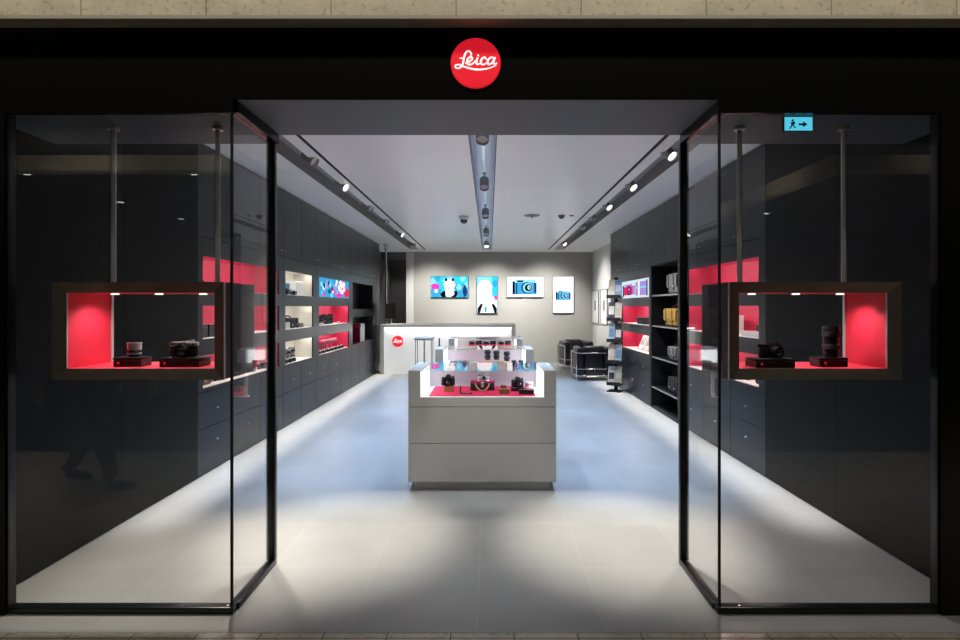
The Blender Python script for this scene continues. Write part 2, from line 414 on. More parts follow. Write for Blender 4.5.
def upper_unit(s, y0, y1, label, doors=2, z0=2.122, z1=2.955):
    (x, y), r = place(s, y0, y1); w = y1-y0
    t = thing('wall_cabinet', label, 'cabinet', (x, y, z0), r, 'dark upper cabinets along the walls')
    MB().box(.002, w-.002, .002, .32, .0, z1-z0).build('carcass', M_gap, t)
    for k in range(doors):
        a = k*w/doors; b = (k+1)*w/doors
        d = MB().box(a+.0015 if k else a+.003, b-.0015 if k < doors-1 else b-.003, -.018, .0015, .003, z1-z0-.003, .0015, 1).build('door', M_cab, t)
        knob(d, (b-.07 if k == 0 else a+.07) if doors > 1 else w/2, .07)
    return t
ROWS = [(1.652, 1.955), (1.212, 1.512), (.772, 1.066)]
def niche_unit(s, y0, y1, o0, o1, lin, label, rows=ROWS, z0=.742, z1=2.118, lit=True, e=1.6, shelf=None, cat='display cabinet', col=(1, .95, .88), depth=.27):
    (x, y), r = place(s, y0, y1); w = y1-y0
    a, b = (o0-y0, o1-y0) if s < 0 else (y1-o1, y1-o0)
    t = thing('display_cabinet', label, cat, (x, y, 0), r)
    f = MB()
    f.box(.002, a, -.018, .004, z0, z1, .001, 1).box(b, w-.002, -.018, .004, z0, z1, .001, 1)
    zs = [z1]+[q for rr in rows for q in (rr[1], rr[0])]+[z0]
    for i in range(0, len(zs), 2):
        f.box(a, b, -.018, .004, zs[i+1], zs[i])
    f.build('front_frame', M_cab, t)
    for i, (q0, q1) in enumerate(rows):
        m_ = lin[i]
        n = MB()
        T = .008
        q1 = q1+(.022 if lit else 0)
        n.box(a-T, b+T, depth, depth+T, q0-T, q1+T)
        n.box(a-T, a-.0005, .005, depth, q0-T, q1+T).box(b+.0005, b+T, .005, depth, q0-T, q1+T)
        n.box(a, b, .005, depth, q1+.0005, q1+T).box(a, b, .005, depth, q0-T, q0-.0005)
        nn = n.build('niche_lining', m_, t)
        if lit and m_ not in (M_blackm,):
            MB().box(a+.02, b-.02, .010, .022, q1-.008, q1-.001).build('light_strip', M_led, nn)
            c = Vector(((a+b)/2, .036, q1-.010)); c.rotate(Matrix.Rotation(r, 4, 'Z').to_quaternion())
            area((x+c.x, y+c.y, c.z), (math.radians(20), 0, r), b-a-.06, .025, e*(b-a), col, name='niche_light')
        if shelf is not None:
            MB().box(a, b, .0, depth-.002, q0+.0002, q0+.004).build('shelf_edge', shelf, nn)
    return t, (lambda u_, dz=0., dd=.12: None)
def niche_pos(s, yc, z, dd=.10):
    """world place of an item standing in a wall niche, dd behind the cabinet front, facing the room"""
    return (s*(WX+dd), yc, z), (PI/2 if s < 0 else -PI/2)

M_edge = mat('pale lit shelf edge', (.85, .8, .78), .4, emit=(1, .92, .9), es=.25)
# left wall
for k in range(12):
    y0 = 4.62+.64*k
    above = ['under the long red niches', 'under the long red niches', 'under the long red niches', 'under the pale oak niches', 'under the pale oak niches', 'under the wall screen', 'under the wall screen', 'under the wall screen',
             'under the black shelves', 'under the black shelves', 'under the black shelves', 'under the plain end panel'][k]
    base_unit(-1, y0, y0+.64, 'dark drawer unit %s, %s along the desk-side wall' % (above, ORD[k]))
for k in range(6):
    y0 = 4.62+1.28*k
    upper_unit(-1, y0, y0+1.28, 'dark two-door upper cabinet, %s from the entrance on the desk-side wall' % ORD[k])
niche_unit(-1, 4.62, 6.54, 4.71, 6.42, [M_red]*3, 'dark display cabinet with three long red niches behind the glass bay, desk-side wall', shelf=M_edge, e=1.5)
niche_unit(-1, 6.54, 7.82, 6.62, 7.67, [M_cream]*3, 'dark display cabinet with three white-lit pale oak niches', e=2.2, shelf=M_edge)
niche_unit(-1, 7.82, 9.74, 7.93, 9.63, [M_red]*3, 'dark display cabinet with a long screen over two red niches, left of the island cases', e=2.0, shelf=M_edge)
niche_unit(-1, 9.74, 11.66, 9.88, 11.58, [M_blackm]*2, 'dark cabinet with two unlit black open shelves', rows=[(1.46, 1.965), (.80, 1.304)], lit=False, cat='shelf cabinet')
t = thing('end_panel', 'narrow plain dark panel closing the left-hand cabinet run by the desk', 'cabinet panel', (-WX, 11.66, .742), PI/2)
MB().box(.002, .638, -.018, .32, 0, 1.376, .001, 1).build('panel', M_cab, t)
# right wall
for k, (y0, y1) in enumerate([(4.66, 5.34), (5.34, 6.02), (6.02, 6.70), (8.0, 8.64), (8.64, 9.28), (9.28, 9.92), (9.92, 10.6)]):
    above = ['under the long red niches']*3+['under the red-camera screen']*3+['under the plain end panel']
    base_unit(1, y0, y1, 'dark drawer unit %s, %s along the bag-shelf wall' % (above[k], ORD[k]))
for k, (y0, y1, n) in enumerate([(4.66, 5.68, 2), (5.68, 6.70, 2), (6.70, 8.0, 2), (8.0, 9.28, 2), (9.28, 10.6, 2)]):
    upper_unit(1, y0, y1, 'dark two-door upper cabinet, %s from the entrance on the bag-shelf wall' % ORD[k], n)
niche_unit(1, 4.66, 6.70, 4.78, 6.50, [M_red]*3, 'dark display cabinet with three long red niches behind the glass bay, beside the bag shelves', shelf=M_edge, e=1.5)
niche_unit(1, 8.0, 9.92, 8.06, 9.715, [M_red]*3, 'dark display cabinet with a long screen over two red niches, beside the magazine rack', e=1.9, shelf=M_edge)
t = thing('end_panel', 'narrow plain dark panel behind the magazine rack', 'cabinet panel', (WX, 10.6, .742), -PI/2)
MB().box(.002, .678, -.018, .32, 0, 1.376, .001, 1).build('panel', M_cab, t)
# tall bag shelf
(x, y), r = place(1, 6.70, 8.0)
t = thing('tall_shelf_cabinet', 'tall black open shelf cabinet holding bags between the red niches', 'shelf cabinet', (x, y, 0), r)
fb = MB(); a, b = .06, 1.17
fb.box(.002, a, -.018, .31, .002, 2.118).box(b, 1.298, -.018, .31, .002, 2.118).box(a, b, -.018, .31, .002, .03).box(a, b, -.018, .31, 2.105, 2.118).box(a, b, .295, .31, .03, 2.105)
fb.build('carcass', M_blackm, t)
TS = [.318, .767, 1.227, 1.676]
for z in TS:
    MB().m(0).box(a+.001, b-.001, -.004, .294, z-.02, z).m(1).box(a+.001, b-.001, -.0075, -.0045, z-.02, z+.001).build('shelf', [M_blackm, mat('grey shelf edge', (.34, .33, .32), .4)], t)
# tall cupboards next to the shopfront on both walls
for s in (-1, 1):
    y0, y1 = (2.76, 4.62) if s < 0 else (2.76, 4.66)
    (x, y), r = place(s, y0, y1); w = y1-y0
    t = thing('tall_cupboard', 'tall plain dark cupboard behind the %s glass bay' % ('exit-sign' if s > 0 else 'silver-lens'), 'cupboard', (x, y, 0), r)
    MB().box(.002, w-.002, .002, .32, .002, 2.955).build('carcass', M_gap, t)
    for k in range(2):
        MB().box(k*w/2+.0008, (k+1)*w/2-.0008, -.018, .0015, .004, 2.952, .0005, 1).build('door', M_cab_shaded, t)

# ------------------------------------------------------------------ products
def camera_compact(name, label, cat, loc, rz, sc=1., top=M_silv, body=M_blk, lensm=M_blkm, group=None, hood=.035):
    t = thing(name, label, cat, loc, rz, group); t.scale = (sc,)*3
    MB().box(-.068, .068, -.0175, .0175, 0, .055, .014, 3).build('body', body, t)
    m = MB().box(-.067, .067, -.0165, .0165, .0555, .076, .006, 2).box(-.067, .067, -.0168, .0168, .0002, .004, .002, 1)
    m.lathe([(0, .010), (.009, .010), (.010, .008), (.010, 0)], (.042, 0, .076)).lathe([(0, .006), (.007, .006), (.007, 0)], (.022, 0, .076))
    m.box(-.012, .010, -.006, .006, .076, .079).build('top_plate', top, t)
    l = MB().lathe([(0, 0), (.031, 0), (.031, .008), (.027, .009), (.027, .020), (.029, .021), (.029, hood), (.024, hood), (.022, hood-.006), (0, hood-.006)], (.006, -.0176, .034), 'y').build('lens', lensm, t)
    MB().lathe([(.0215, hood-.0055), (.012, hood-.002), (0, hood-.001)], (.006, -.0176, .034), 'y').build('front_glass', M_lens, l)
    MB().box(-.060, -.044, -.0185, -.0164, .060, .071).box(.046, .056, -.0185, -.0164, .060, .069).box(-.018, -.006, -.0185, -.0164, .061, .069).build('viewfinder_window', M_lens, t)
    return t
def camera_slr(name, label, cat, loc, rz, sc=1., group=None, finder=True, lens_len=.075):
    t = thing(name, label, cat, loc, rz, group); t.scale = (sc,)*3
    m = MB().box(-.068, .066, -.022, .022, 0, .085, .012, 3)
    m.box(-.068, -.040, -.048, -.015, .004, .082, .012, 3)
    m.prism([(-.028, .083), (.028, .083), (.022, .104), (.012, .112), (-.012, .112), (-.022, .104)], -.030, .022)
    m.build('body', M_blk, t)
    MB().lathe([(0, .012), (.013, .012), (.014, .010), (.014, 0)], (.047, 0, .084)).lathe([(0, .008), (.007, .008), (.007, 0)], (-.053, -.02, .080)).build('dial', M_blkm, t)
    l = MB().lathe([(0, 0), (.034, 0), (.034, .012), (.031, .014), (.031, .030), (.035, .032), (.035, lens_len-.02), (.037, lens_len-.018), (.037, lens_len), (.032, lens_len), (.028, lens_len-.012), (0, lens_len-.012)], (.006, -.022, .043), 'y').build('lens', M_blkm, t)
    MB().lathe([(.0275, lens_len-.0115), (.015, lens_len-.005), (0, lens_len-.003)], (.006, -.022, .043), 'y').build('front_glass', M_lens, l)
    return t
def lens_item(name, label, loc, rz=0., sc=1., m1=M_blkm, m2=M_rubber, h=.09, r=.032, group=None):
    t = thing(name, label, 'lens', loc, rz, group); t.scale = (sc,)*3
    MB().lathe([(0, 0), (r*.82, 0), (r*.86, .006), (r*.86, h*.22), (r*.98, h*.24), (r*.98, h*.40), (r*.90, h*.42), (r*.90, h*.60), (r, h*.62), (r, h*.96), (r*.94, h), (r*.80, h), (r*.74, h*.93), (0, h*.93)]).build('barrel', m1, t)
    for q0, q1 in ((.25, .39), (.66, .84)):
        MB().lathe([(r*.985, h*q0), (r*1.035, h*(q0+.015)), (r*1.035, h*(q1-.015)), (r*.985, h*q1)]).build('focus_ring', m2, t)
    MB().lathe([(r*.73, h*.935), (r*.4, h*.965), (0, h*.975)]).build('front_glass', M_lens, t)
    return t
def pres_box(label, loc, rz, w=.2, d=.15, h=.042):
    t = thing('presentation_box', label, 'box', loc, rz)
    MB().box(-w/2, w/2, -d/2, d/2, 0, h*.62, .002, 1).build('tray', M_boxblk, t)
    MB().box(-w/2-.001, w/2+.001, -d/2-.001, d/2+.001, h*.64, h, .003, 2).build('lid', M_boxblk, t)
    MB().lathe([(0, .0015), (.0065, .0015), (.0065, 0), (0, 0)], (-w/2+.028, -d/2-.0012, h*.42), 'y', 16).build('emblem', M_dot, t)
    return t
def carton(name, label, loc, rz, w, d, h, m1, m2=None, cat='box', group=None):
    t = thing(name, label, cat, loc, rz, group)
    MB().box(-w/2, w/2, -d/2, d/2, 0, h*.8, .002, 1).build('body', m1, t)
    MB().box(-w/2-.0008, w/2+.0008, -d/2-.0008, d/2+.0008, h*.805, h, .002, 1).build('lid', m2 or m1, t)
    return t
def bag(label, loc, rz, w, d, h, mb_, ms, group=None, stripes=False):
    t = thing('camera_bag', label, 'bag', loc, rz, group)
    MB().box(-w/2, w/2, -d/2, d/2, 0, h*.86, d*.22, 3).build('body', mb_, t)
    m = MB().box(-w/2-.004, w/2+.004, -d/2-.006, d/2+.003, h*.80, h*.93, d*.18, 3).box(-w/2-.004, w/2+.004, -d/2-.012, -d/2+.004, h*.34, h*.88, .006, 2)
    m.build('flap', mb_, t)
    for sx in (-.27, .27):
        sp = MB().box(w*sx-.013, w*sx+.013, -d/2-.018, -d/2-.0115, h*.18, h*.90, .002, 1).build('closing_strap', ms, t)
        MB().box(w*sx-.017, w*sx+.017, -d/2-.023, -d/2-.0185, h*.30, h*.38, .002, 1).build('buckle', M_steel, sp)
    pts = [(-w*.42+w*.84*k/12, 0, h*.90+math.sin(PI*k/12)*h*.22) for k in range(13)]
    MB().tube(pts, .009, 8).build('carry_handle', ms, t)
    return t
def bino(label, loc, rz):
    t = thing('binoculars', label, 'binoculars', loc, rz)
    for sx in (-1, 1):
        MB().lathe([(0, 0), (.026, 0), (.026, .03), (.021, .06), (.018, .10), (.020, .115), (.017, .13), (0, .13)], (sx*.034, 0, 0)).build('barrel', M_blk, t)
    MB().box(-.014, .014, -.008, .008, .045, .09, .003, 2).build('bridge', M_blkm, t)
    return t

# window boxes in the glass bays
def window_box(s, label):
    x0, x1 = (1.275, 2.130) if s < 0 else (1.262, 2.118); z0, z1 = wz(379.5, 2.655), wz(282, 2.655); y0, y1 = 2.648, 3.0
    t = thing('window_display_box', label, 'display box', (s*(x0+x1)/2, (y0+y1)/2, z0), 0, 'red display boxes in the glass bays')
    cx, cy = s*(x0+x1)/2, (y0+y1)/2; W = x1-x0; H = z1-z0; hw = W/2; hd = (y1-y0)/2; fw = .053
    so = s   # outer side direction
    # mitred front frame
    f = MB()
    o_ = [(-hw, 0), (hw, 0), (hw, H), (-hw, H)]; i_ = [(-hw+fw, fw), (hw-fw, fw), (hw-fw, H-fw), (-hw+fw, H-fw)]
    for k in range(4):
        k2 = (k+1) % 4
        A, B, D, E = o_[k], o_[k2], i_[k2], i_[k]
        f.poly([(A[0], -hd, A[1]), (B[0], -hd, B[1]), (D[0], -hd+.022, D[1]), (E[0], -hd+.022, E[1])])
        f.poly([(A[0], -hd, A[1]), (B[0], -hd, B[1]), (B[0], -hd+.03, B[1]), (A[0], -hd+.03, A[1])])
        f.poly([(E[0], -hd+.022, E[1]), (D[0], -hd+.022, D[1]), (D[0], -hd+.03, D[1]), (E[0], -hd+.03, E[1])])
    f.build('front_frame', M_bronze, t)
    g = MB()
    g.box(*sorted((so*hw, so*(hw-.006))), -hd+.031, hd, .0, H)
    MB().box(*sorted((-so*hw, -so*(hw-.006))), -hd+.031, hd, .0, H).build('inner_side_shell', M_blackm, t)
    g.box(-hw+.007, hw-.007, -hd+.031, hd, H-.006, H).box(-hw+.007, hw-.007, -hd+.031, hd, 0, .006)
    g.build('outer_shell', M_bronze, t)
    b = fw
    MB().box(*sorted((so*(hw-b), so*(hw-.007))), -hd+.031, hd-.004, b, H-b).build('side_lining', M_redbox, t)
    MB().box(*sorted((-so*(hw-b), -so*(hw-.007))), -hd+.031, hd-.004, b, H-b).build('side_lining', M_boxblk, t)
    MB().box(-hw+.007, hw-.007, -hd+.031, hd-.004, .007, b-.001).build('floor_lining', M_redbox, t)
    MB().box(-hw+.007, hw-.007, -hd+.031, hd-.004, H-b+.001, H-.007).build('top_lining', M_redbox, t)
    e_ = MB()
    e_.box(-hw, hw, hd+.0005, hd+.006, 0, b).box(-hw, hw, hd+.0005, hd+.006, H-b, H)
    e_.box(-hw, -hw+b, hd+.0005, hd+.006, b, H-b).box(hw-b, hw, hd+.0005, hd+.006, b, H-b)
    e_.build('back_frame', M_bronze, t)
    MB().box(*sorted((so*(hw-b-.006), so*(hw-b-.0008))), hd-.014, hd+.004, b+.001, H-b-.001).build('edge_trim', M_steel, t)
    MB().box(*sorted((so*(hw-b-.004), so*(hw-b-.0008))), -hd+.024, -hd+.031, b+.001, H-b-.001).build('edge_trim', M_steel, t)
    MB().box(*sorted((-so*(hw+.001), -so*(hw+.005))), -hd+.004, -hd+.016, .0, H).build('edge_trim', M_steel, t)
    for sx in (-.5, 0, .5):
        q = MB().lathe([(0, 0), (.018, 0), (.020, -.006), (0, -.006)], (sx*W*.55, 0, H-b-.0005)).build('downlight', M_lampdim, t)
        spot((cx+sx*W*.55, cy, z0+H-b-.02), (cx+sx*W*.62+so*.05, cy+.01, z0), 5.5, 130, .8, (1, .93, .88), .02)
    for sx in (1.39, 1.945):
        pz = MB().lathe([(0, 0), (.0125, 0), (.0125, 2.4525-z1-.012), (.028, 2.4525-z1-.011), (.028, 2.4525-z1), (0, 2.4525-z1)], (s*sx-cx, .0, H+.0005), seg=16).build('hanging_pole', M_steel, t)
    return z0+b+.0002
zb = window_box(-1, 'red-lined window box holding a silver lens and silver camera in the glass bay')
window_box(1, 'red-lined window box holding a tall black lens, under the exit sign')
d_ = 2.80
pres_box('black presentation box under the small silver lens, window box', (wx(127, 2.75), 2.795, zb), 0, .145, .09, .048)
pres_box('black presentation box under the silver rangefinder camera, window box', (wx(179, 2.74), 2.80, zb), 0, .205, .12, .046)
t = thing('silver_lens', 'small silver lens standing on a black box in the window box', 'lens', (wx(134.5, d_), d_, zb+.0482), 0)
MB().lathe([(0, 0), (.026, 0), (.027, .003), (.027, .012), (0, .012)]).build('mount', M_blkm, t)
MB().lathe([(.0, .0122), (.031, .0122), (.0325, .014), (.0325, .050), (.034, .0505), (.034, .056), (.0325, .0565), (.0325, .066), (.035, .067), (.035, .074), (.030, .074), (.028, .070), (0, .070)]).build('barrel', M_silv, t)
MB().lathe([(.0330, .022), (.0336, .023), (.0336, .036), (.0330, .037)]).build('focus_ring', M_rubber, t)
MB().lathe([(.0275, .0702), (.015, .072), (0, .073)]).build('front_glass', M_lens, t)
camera_compact('rangefinder_camera', 'silver and black rangefinder camera on a black box in the window box', 'camera', (wx(184.5, d_), d_, zb+.0462), 0, 1.06)
pres_box('black presentation box under the all-black camera, exit-sign side window box', (wx(776, 2.70), 2.76, zb), 0, .20, .12, .046)
pres_box('black presentation box under the tall black lens, exit-sign side window box', (wx(834, 2.74), 2.785, zb), 0, .145, .09, .048)
camera_compact('rangefinder_camera', 'all-black camera on a black box in the exit-sign side window box', 'camera', (wx(769.5, 2.77), 2.77, zb+.0462), .25, .95, M_blkm, M_blk, M_blkm, hood=.05)
lens_item('telephoto_lens', 'tall black lens standing on a black box in the exit-sign side window box', (wx(831, 2.79), 2.79, zb+.0482), 0, 1., M_blkm, M_rubber, .162, .041)

# ------------------------------------------------------------------ island display cases
CW, CD, CH = .602, .62, .984
def island_case(label, y):
    t = thing('island_display_case', label, 'display case', (0, y, 0), 0, 'white island display cases')
    MB().box(-CW+.05, CW-.05, .04, CD-.04, .001, .075).build('plinth', M_case, t)
    for z0, z1 in ((.078, .388), (.393, .684)):
        MB().box(-CW, CW, 0, CD, z0, z1, .0015, 1).build('drawer', M_case, t)
    MB().box(-CW+.006, CW-.006, .006, CD-.006, .076, .688).build('core', M_gap, t)
    m = MB(); zt = .766; iw = .49
    m.box(-CW, CW, 0, CD, .689, zt, .0015, 1)
    m.box(-CW, -iw-.012, 0, CD, zt+.0003, CH, .0015, 1).box(iw+.012, CW, 0, CD, zt+.0003, CH, .0015, 1)
    m.box(-iw-.0115, iw+.0115, CD-.018, CD, zt+.0003, CH-.05)
    m.build('carcass', M_case, t)
    for s in (-1, 1):
        MB().box(*sorted((s*(iw+.0115), s*(iw+.002))), .004, CD-.020, zt+.001, CH-.012).build('side_light_panel', M_ledw, t)
    MB().box(-iw, iw, CD-.024, CD-.019, zt+.001, CH-.06).build('back_lining', M_frost, t)
    MB().box(-iw+.05, iw-.05, .05, CD-.06, zt+.0005, zt+.006).build('display_tray', M_redtray, t)
    MB().box(-iw, iw, .002, CD-.026, zt+.0002, zt+.0004).build('floor_lining', M_caseW, t)
    MB().box(-iw-.001, iw+.001, .003, .009, zt+.001, CH-.009).build('front_glass', M_glassc, t)
    MB().box(-iw-.0115, iw+.0115, .002, CD-.002, CH-.008, CH-.0005).build('top_glass', M_glassc, t)
    for s in (-1, 1):
        area((s*(iw-.004), y+CD*.45, zt+.13), (0, s*PI/2, 0), .17, CD*.8, .8, (1, .97, .97), name='case_light')
    return t
CY = [4.31, 6.47, 8.60]
island_case('white island display case nearest the entrance, with cameras on a red tray', CY[0])
island_case('white island display case in the middle of the row of three', CY[1])
island_case('white island display case at the back of the row, just before the desk', CY[2])
zt = .7722
def cw(u, d): return wx(u, d)
d1 = 4.58
camera_slr('reflex_camera', 'black reflex camera on a tan leather stand in the front island case', 'camera', (cw(448.3, 4.60), 4.60, zt+.047), .0, .86)
carton('display_stand', 'tan leather stand under the black reflex camera in the front island case', (cw(449, 4.60), 4.60, zt), 0, .085, .09, .046, M_tan, cat='stand')
t = thing('accessory_bracket', 'small black L-shaped bracket on the red tray of the front island case', 'bracket', (cw(466, 4.45), 4.45, zt))
MB().box(-.052, .052, -.018, .018, 0, .008, .002, 1).build('foot_plate', M_blkm, t)
MB().box(-.052, -.042, -.018, .018, .0082, .066, .002, 1).build('upright', M_blkm, t)
t = thing('camera_case', 'crimson and black leather camera case with tan strap in the front island case', 'camera case', (cw(482.5, 4.66), 4.66, zt))
MB().box(-.105, .105, -.045, .045, 0, .062, .008, 2).build('body', M_blk, t)
MB().box(-.107, .107, -.048, .047, .0625, .082, .006, 2).build('lid', M_maroon, t)
MB().box(-.012, .012, -.055, -.047, .03, .075, .002, 1).build('clasp', M_silv, t)
pts = [(-.062+.124*k/14, -.075-.05*math.sin(PI*k/14), .068-.058*math.sin(PI*k/14)**.6) for k in range(15)]
MB().tube(pts, .006, 8).build('strap', M_tan, t)
camera_compact('rangefinder_camera', 'silver camera on top of the crimson camera case in the front island case', 'camera', (cw(483.5, 4.66), 4.66, zt+.083), 0, .72, M_silv, M_silv, M_silv)
carton('leather_box', 'small brown leather box on the red tray of the front island case', (cw(504, 4.46), 4.46, zt), .1, .082, .07, .046, M_brown, M_tan)
carton('leather_pouch', 'small crimson pouch lying on the brown leather box in the front island case', (cw(503.5, 4.46), 4.46, zt+.0465), .1, .05, .045, .022, M_maroon, M_brown, cat='pouch')
camera_slr('system_camera', 'black system camera with top finder, towards the end of the front island case', 'camera', (cw(517.5, 4.62), 4.62, zt+.03), .15, .80)
carton('display_stand', 'low black stand under the black system camera in the front island case', (cw(517.5, 4.62), 4.62, zt), 0, .115, .09, .029, M_boxblk, cat='stand')
lens_item('pink_lens', 'white and pink lens next to the black system camera in the front island case', (cw(529, 4.60), 4.60, zt), 0, .95, M_paper, mat('pink ring', (.8, .25, .4), .4), .085, .036)
carton('flat_box', 'flat black box at the front corner of the red tray in the front island case', (cw(526.5, 4.43), 4.43, zt), -.08, .125, .06, .040, M_boxblk)
# middle case
d2 = 6.8
for k, u in enumerate((451.5, 460, 468.5)):
    camera_compact('rangefinder_camera', 'small silver camera, %s of three along the middle island case' % ORD[k], 'camera', (cw(u, 6.62), 6.62, zt), .1*(k-1), .78, M_silv, M_silv, M_silv, 'silver cameras in the middle island case')
carton('cream_box', 'low cream box in front in the middle island case', (cw(473, 6.56), 6.56, zt), 0, .115, .06, .05, M_card)
for k, (u, dd, h) in enumerate(((487.5, 6.80, .13), (496.5, 6.82, .115), (507, 6.76, .12))):
    lens_item('dark_lens', 'dark lens standing in the middle island case, %s of three' % ORD[k], (cw(u, dd), dd, zt+.051 if k != 2 else zt+.04), 0, 1., mat('blue black metal', (.05, .075, .10), .3, metal=.6), M_rubber, h, .040, 'dark lenses in the middle island case')
    carton('lens_stand', 'pale stand under a dark lens in the middle island case, %s of three' % ORD[k], (cw(u, dd), dd, zt), 0, .10, .10, .05 if k != 2 else .039, M_card, cat='stand')
carton('brown_box', 'small brown box in front of the dark lenses in the middle island case', (cw(500, 6.58), 6.58, zt), 0, .10, .07, .045, M_tan)
for k, u in enumerate((514, 521, 528)):
    lens_item('blue_lens', 'short blue-black lens in the corner of the middle island case, %s of three' % ORD[k], (cw(u, 6.62), 6.62, zt), 0, .9, mat('blue black metal', (.05, .075, .10), .3), M_rubber, .07, .034, 'short lenses in the middle island case')
# back case
for k, u in enumerate((472, 479, 486, 493, 501, 508)):
    f_ = (lambda: camera_compact('rangefinder_camera', 'tiny black camera in the back island case, %s along the row' % ORD[k], 'camera', (cw(u, 8.9), 8.9, zt+.10), 0, .76, M_blkm if k % 2 else M_silv, group='cameras in the back island case'))
    f_()
    carton('display_stand', 'crimson stand in the back island case, %s along the row' % ORD[k], (cw(u, 8.9), 8.9, zt), 0, .108, .09, .099, M_maroon, M_redtray, cat='stand', group='crimson stands in the back island case')
t = thing('tablet', 'grey tablet screen standing in the back island case', 'tablet', (cw(488, 9.10), 9.10, zt))
MB().box(-.14, .14, -.006, .006, .10, .20, .003, 1, Matrix.Rotation(-.15, 4, 'X')).build('screen', M_frost, t)
MB().box(-.05, .05, -.04, .05, 0, .09, .003, 1).build('foot', M_case, t)
t = thing('card_holder', 'slim dark card holder standing on the middle island case', 'card holder', (cw(439.3, 7.0), 7.0, CH+.0002))
MB().lathe([(0, 0), (.022, 0), (.022, .006), (0, .006)]).build('foot', M_blkm, t)
MB().box(-.010, .010, -.004, .004, .0062, .105, .002, 1).build('upright', M_boxblk, t)

# ------------------------------------------------------------------ desk
dy = 11.8
dx0, dx1, dz = wx(380, dy), wx(515.5, dy), 1.112
t = thing('reception_desk', 'long white lit reception desk at the back of the shop', 'desk', ((dx0+dx1)/2, dy, 0))
hw = (dx1-dx0)/2
MB().box(-hw, hw, 0, .72, dz-.065, dz, .003, 1).build('desk_top', M_case, t)
for s in (-1, 1): MB().box(*sorted((s*hw, s*(hw-.085))), 0, .72, .001, dz-.066, .003, 1).build('side_panel', M_case, t)
fp = MB().box(-hw+.086, hw-.086, .05, .08, .001, dz-.067).build('front_panel', M_deskglow, t)
MB().box(-hw+.10, hw-.10, .034, .048, dz-.105, dz-.068).build('light_strip', M_deskled, t)
emblem(t, (wx(397.7, dy+.05)-(dx0+dx1)/2, .049, wz(341.3, dy+.05)), .125, .012)
area(((dx0+dx1)/2, dy+.03, dz-.08), (math.radians(-8), 0, 0), 2*hw-.3, .04, 14, name='desk_light')
# monitor and its pole
t = thing('desk_monitor', 'dark flat monitor turned sideways on the reception desk', 'monitor', (wx(391, 12.1), 12.12, dz+.0005), -1.05)
MB().lathe([(0, 0), (.11, 0), (.11, .008), (.02, .014), (.018, .12), (0, .12)]).build('stand', M_steel, t)
sc_ = MB().box(-.28, .28, -.02, .015, .12, .47, .006, 2).build('screen_housing', M_blkm, t)
MB().box(-.27, .27, -.0215, -.0202, .13, .46).build('screen', mat('dark display', (.05, .055, .06), .15), sc_)
t = thing('desk_pole', 'tall chrome pole rising from the reception desk to the ceiling', 'pole', (wx(386, 12.4), 12.4, dz+.0005))
MB().lathe([(0, 0), (.06, 0), (.06, .01), (.022, .02), (.022, CZ-dz-.14), (0, CZ-dz-.14)]).build('shaft', M_chrome, t)
MB().lathe([(.0, -.139), (.05, -.138), (.05, -.09), (.03, -.08), (.03, -.05), (.06, -.045), (.06, -.001), (0, -.001)], (0, 0, CZ-dz)).build('ceiling_fitting', M_steel, t)
t = thing('paper_sheet', 'white paper lying on the reception desk by the monitor', 'paper', (wx(402, 12.05), 12.05, dz+.0005), .3)
MB().box(-.15, .15, -.1, .1, 0, .004).build('sheets', M_paper, t)
# bar stool
def stool(u, d, label, w=.38):
    t = thing('bar_stool', label, 'stool', (wx(u, d), d, 0))
    h = wz(337, d)
    MB().box(-w/2, w/2, -w/2, w/2, h-.06, h, .02, 3).build('seat', mat('grey stool leather', (.33, .32, .31), .5), t)
    for sx in (-1, 1):
        for sy in (-1, 1):
            MB().tube([(sx*(w/2-.03), sy*(w/2-.03), .001), (sx*(w/2-.03), sy*(w/2-.03), h-.061)], .010, 8).build('leg', M_chrome, t)
    q = w/2-.03
    MB().tube([(-q, -q, .3), (q, -q, .3), (q, q, .3), (-q, q, .3), (-q, -q, .3)], .009, 8).build('foot_rail', M_chrome, t)
    MB().tube([(0, 0, h-.061), (0, 0, .30)], .016, 10).tube([(-q, 0, .3), (q, 0, .3)], .009, 8).build('centre_post', M_steel, t)
stool(424.3, 10.9, 'grey bar stool with thin chrome legs in front of the reception desk')

# ------------------------------------------------------------------ armchairs
def armchair(label, loc, rz):
    t = thing('leather_armchair', label, 'armchair', loc, rz, 'black cube armchairs')
    w, d, h = .76, .70, .67; x = w/2-.014; y = d/2-.014
    f = MB()
    for sx in (-1, 1):
        for sy in (-1, 1): f.tube([(sx*x, sy*y, .0), (sx*x, sy*y, .565)], .0135, 10)
    for z in (.565,):
        f.tube([(-x, -y, z), (-x, y, z), (x, y, z), (x, -y, z)], .0135, 10)
    for z in (.24, .085):
        f.tube([(-x, -y, z), (x, -y, z)], .011, 8).tube([(-x, y, z), (x, y, z)], .011, 8).tube([(-x, -y, z), (-x, y, z)], .011, 8).tube([(x, -y, z), (x, y, z)], .011, 8)
    f.build('tubular_frame', M_chrome, t)
    for sx in (-1, 1):
        MB().box(*sorted((sx*(x-.015), sx*(x-.165))), -y+.016, y-.016, .10, h, .045, 4).build('arm_cushion', M_leather, t)
    MB().box(-x+.167, x-.167, y-.19, y-.016, .10, h+.03, .045, 4).build('back_cushion', M_leather, t)
    MB().box(-x+.167, x-.167, -y+.014, y-.192, .10, .265, .03, 4).build('seat_base', M_leather, t)
    MB().box(-x+.167, x-.167, -y+.010, y-.192, .267, .43, .05, 4).build('seat_cushion', M_leather, t)
armchair('black leather armchair with chrome tube frame, turned away from the entrance', (wx(592, 11.05), 11.10, .0006), PI)
armchair('black leather armchair with chrome tube frame, against the back wall', (wx(576.5, 12.9), 13.0, .0006), .12)

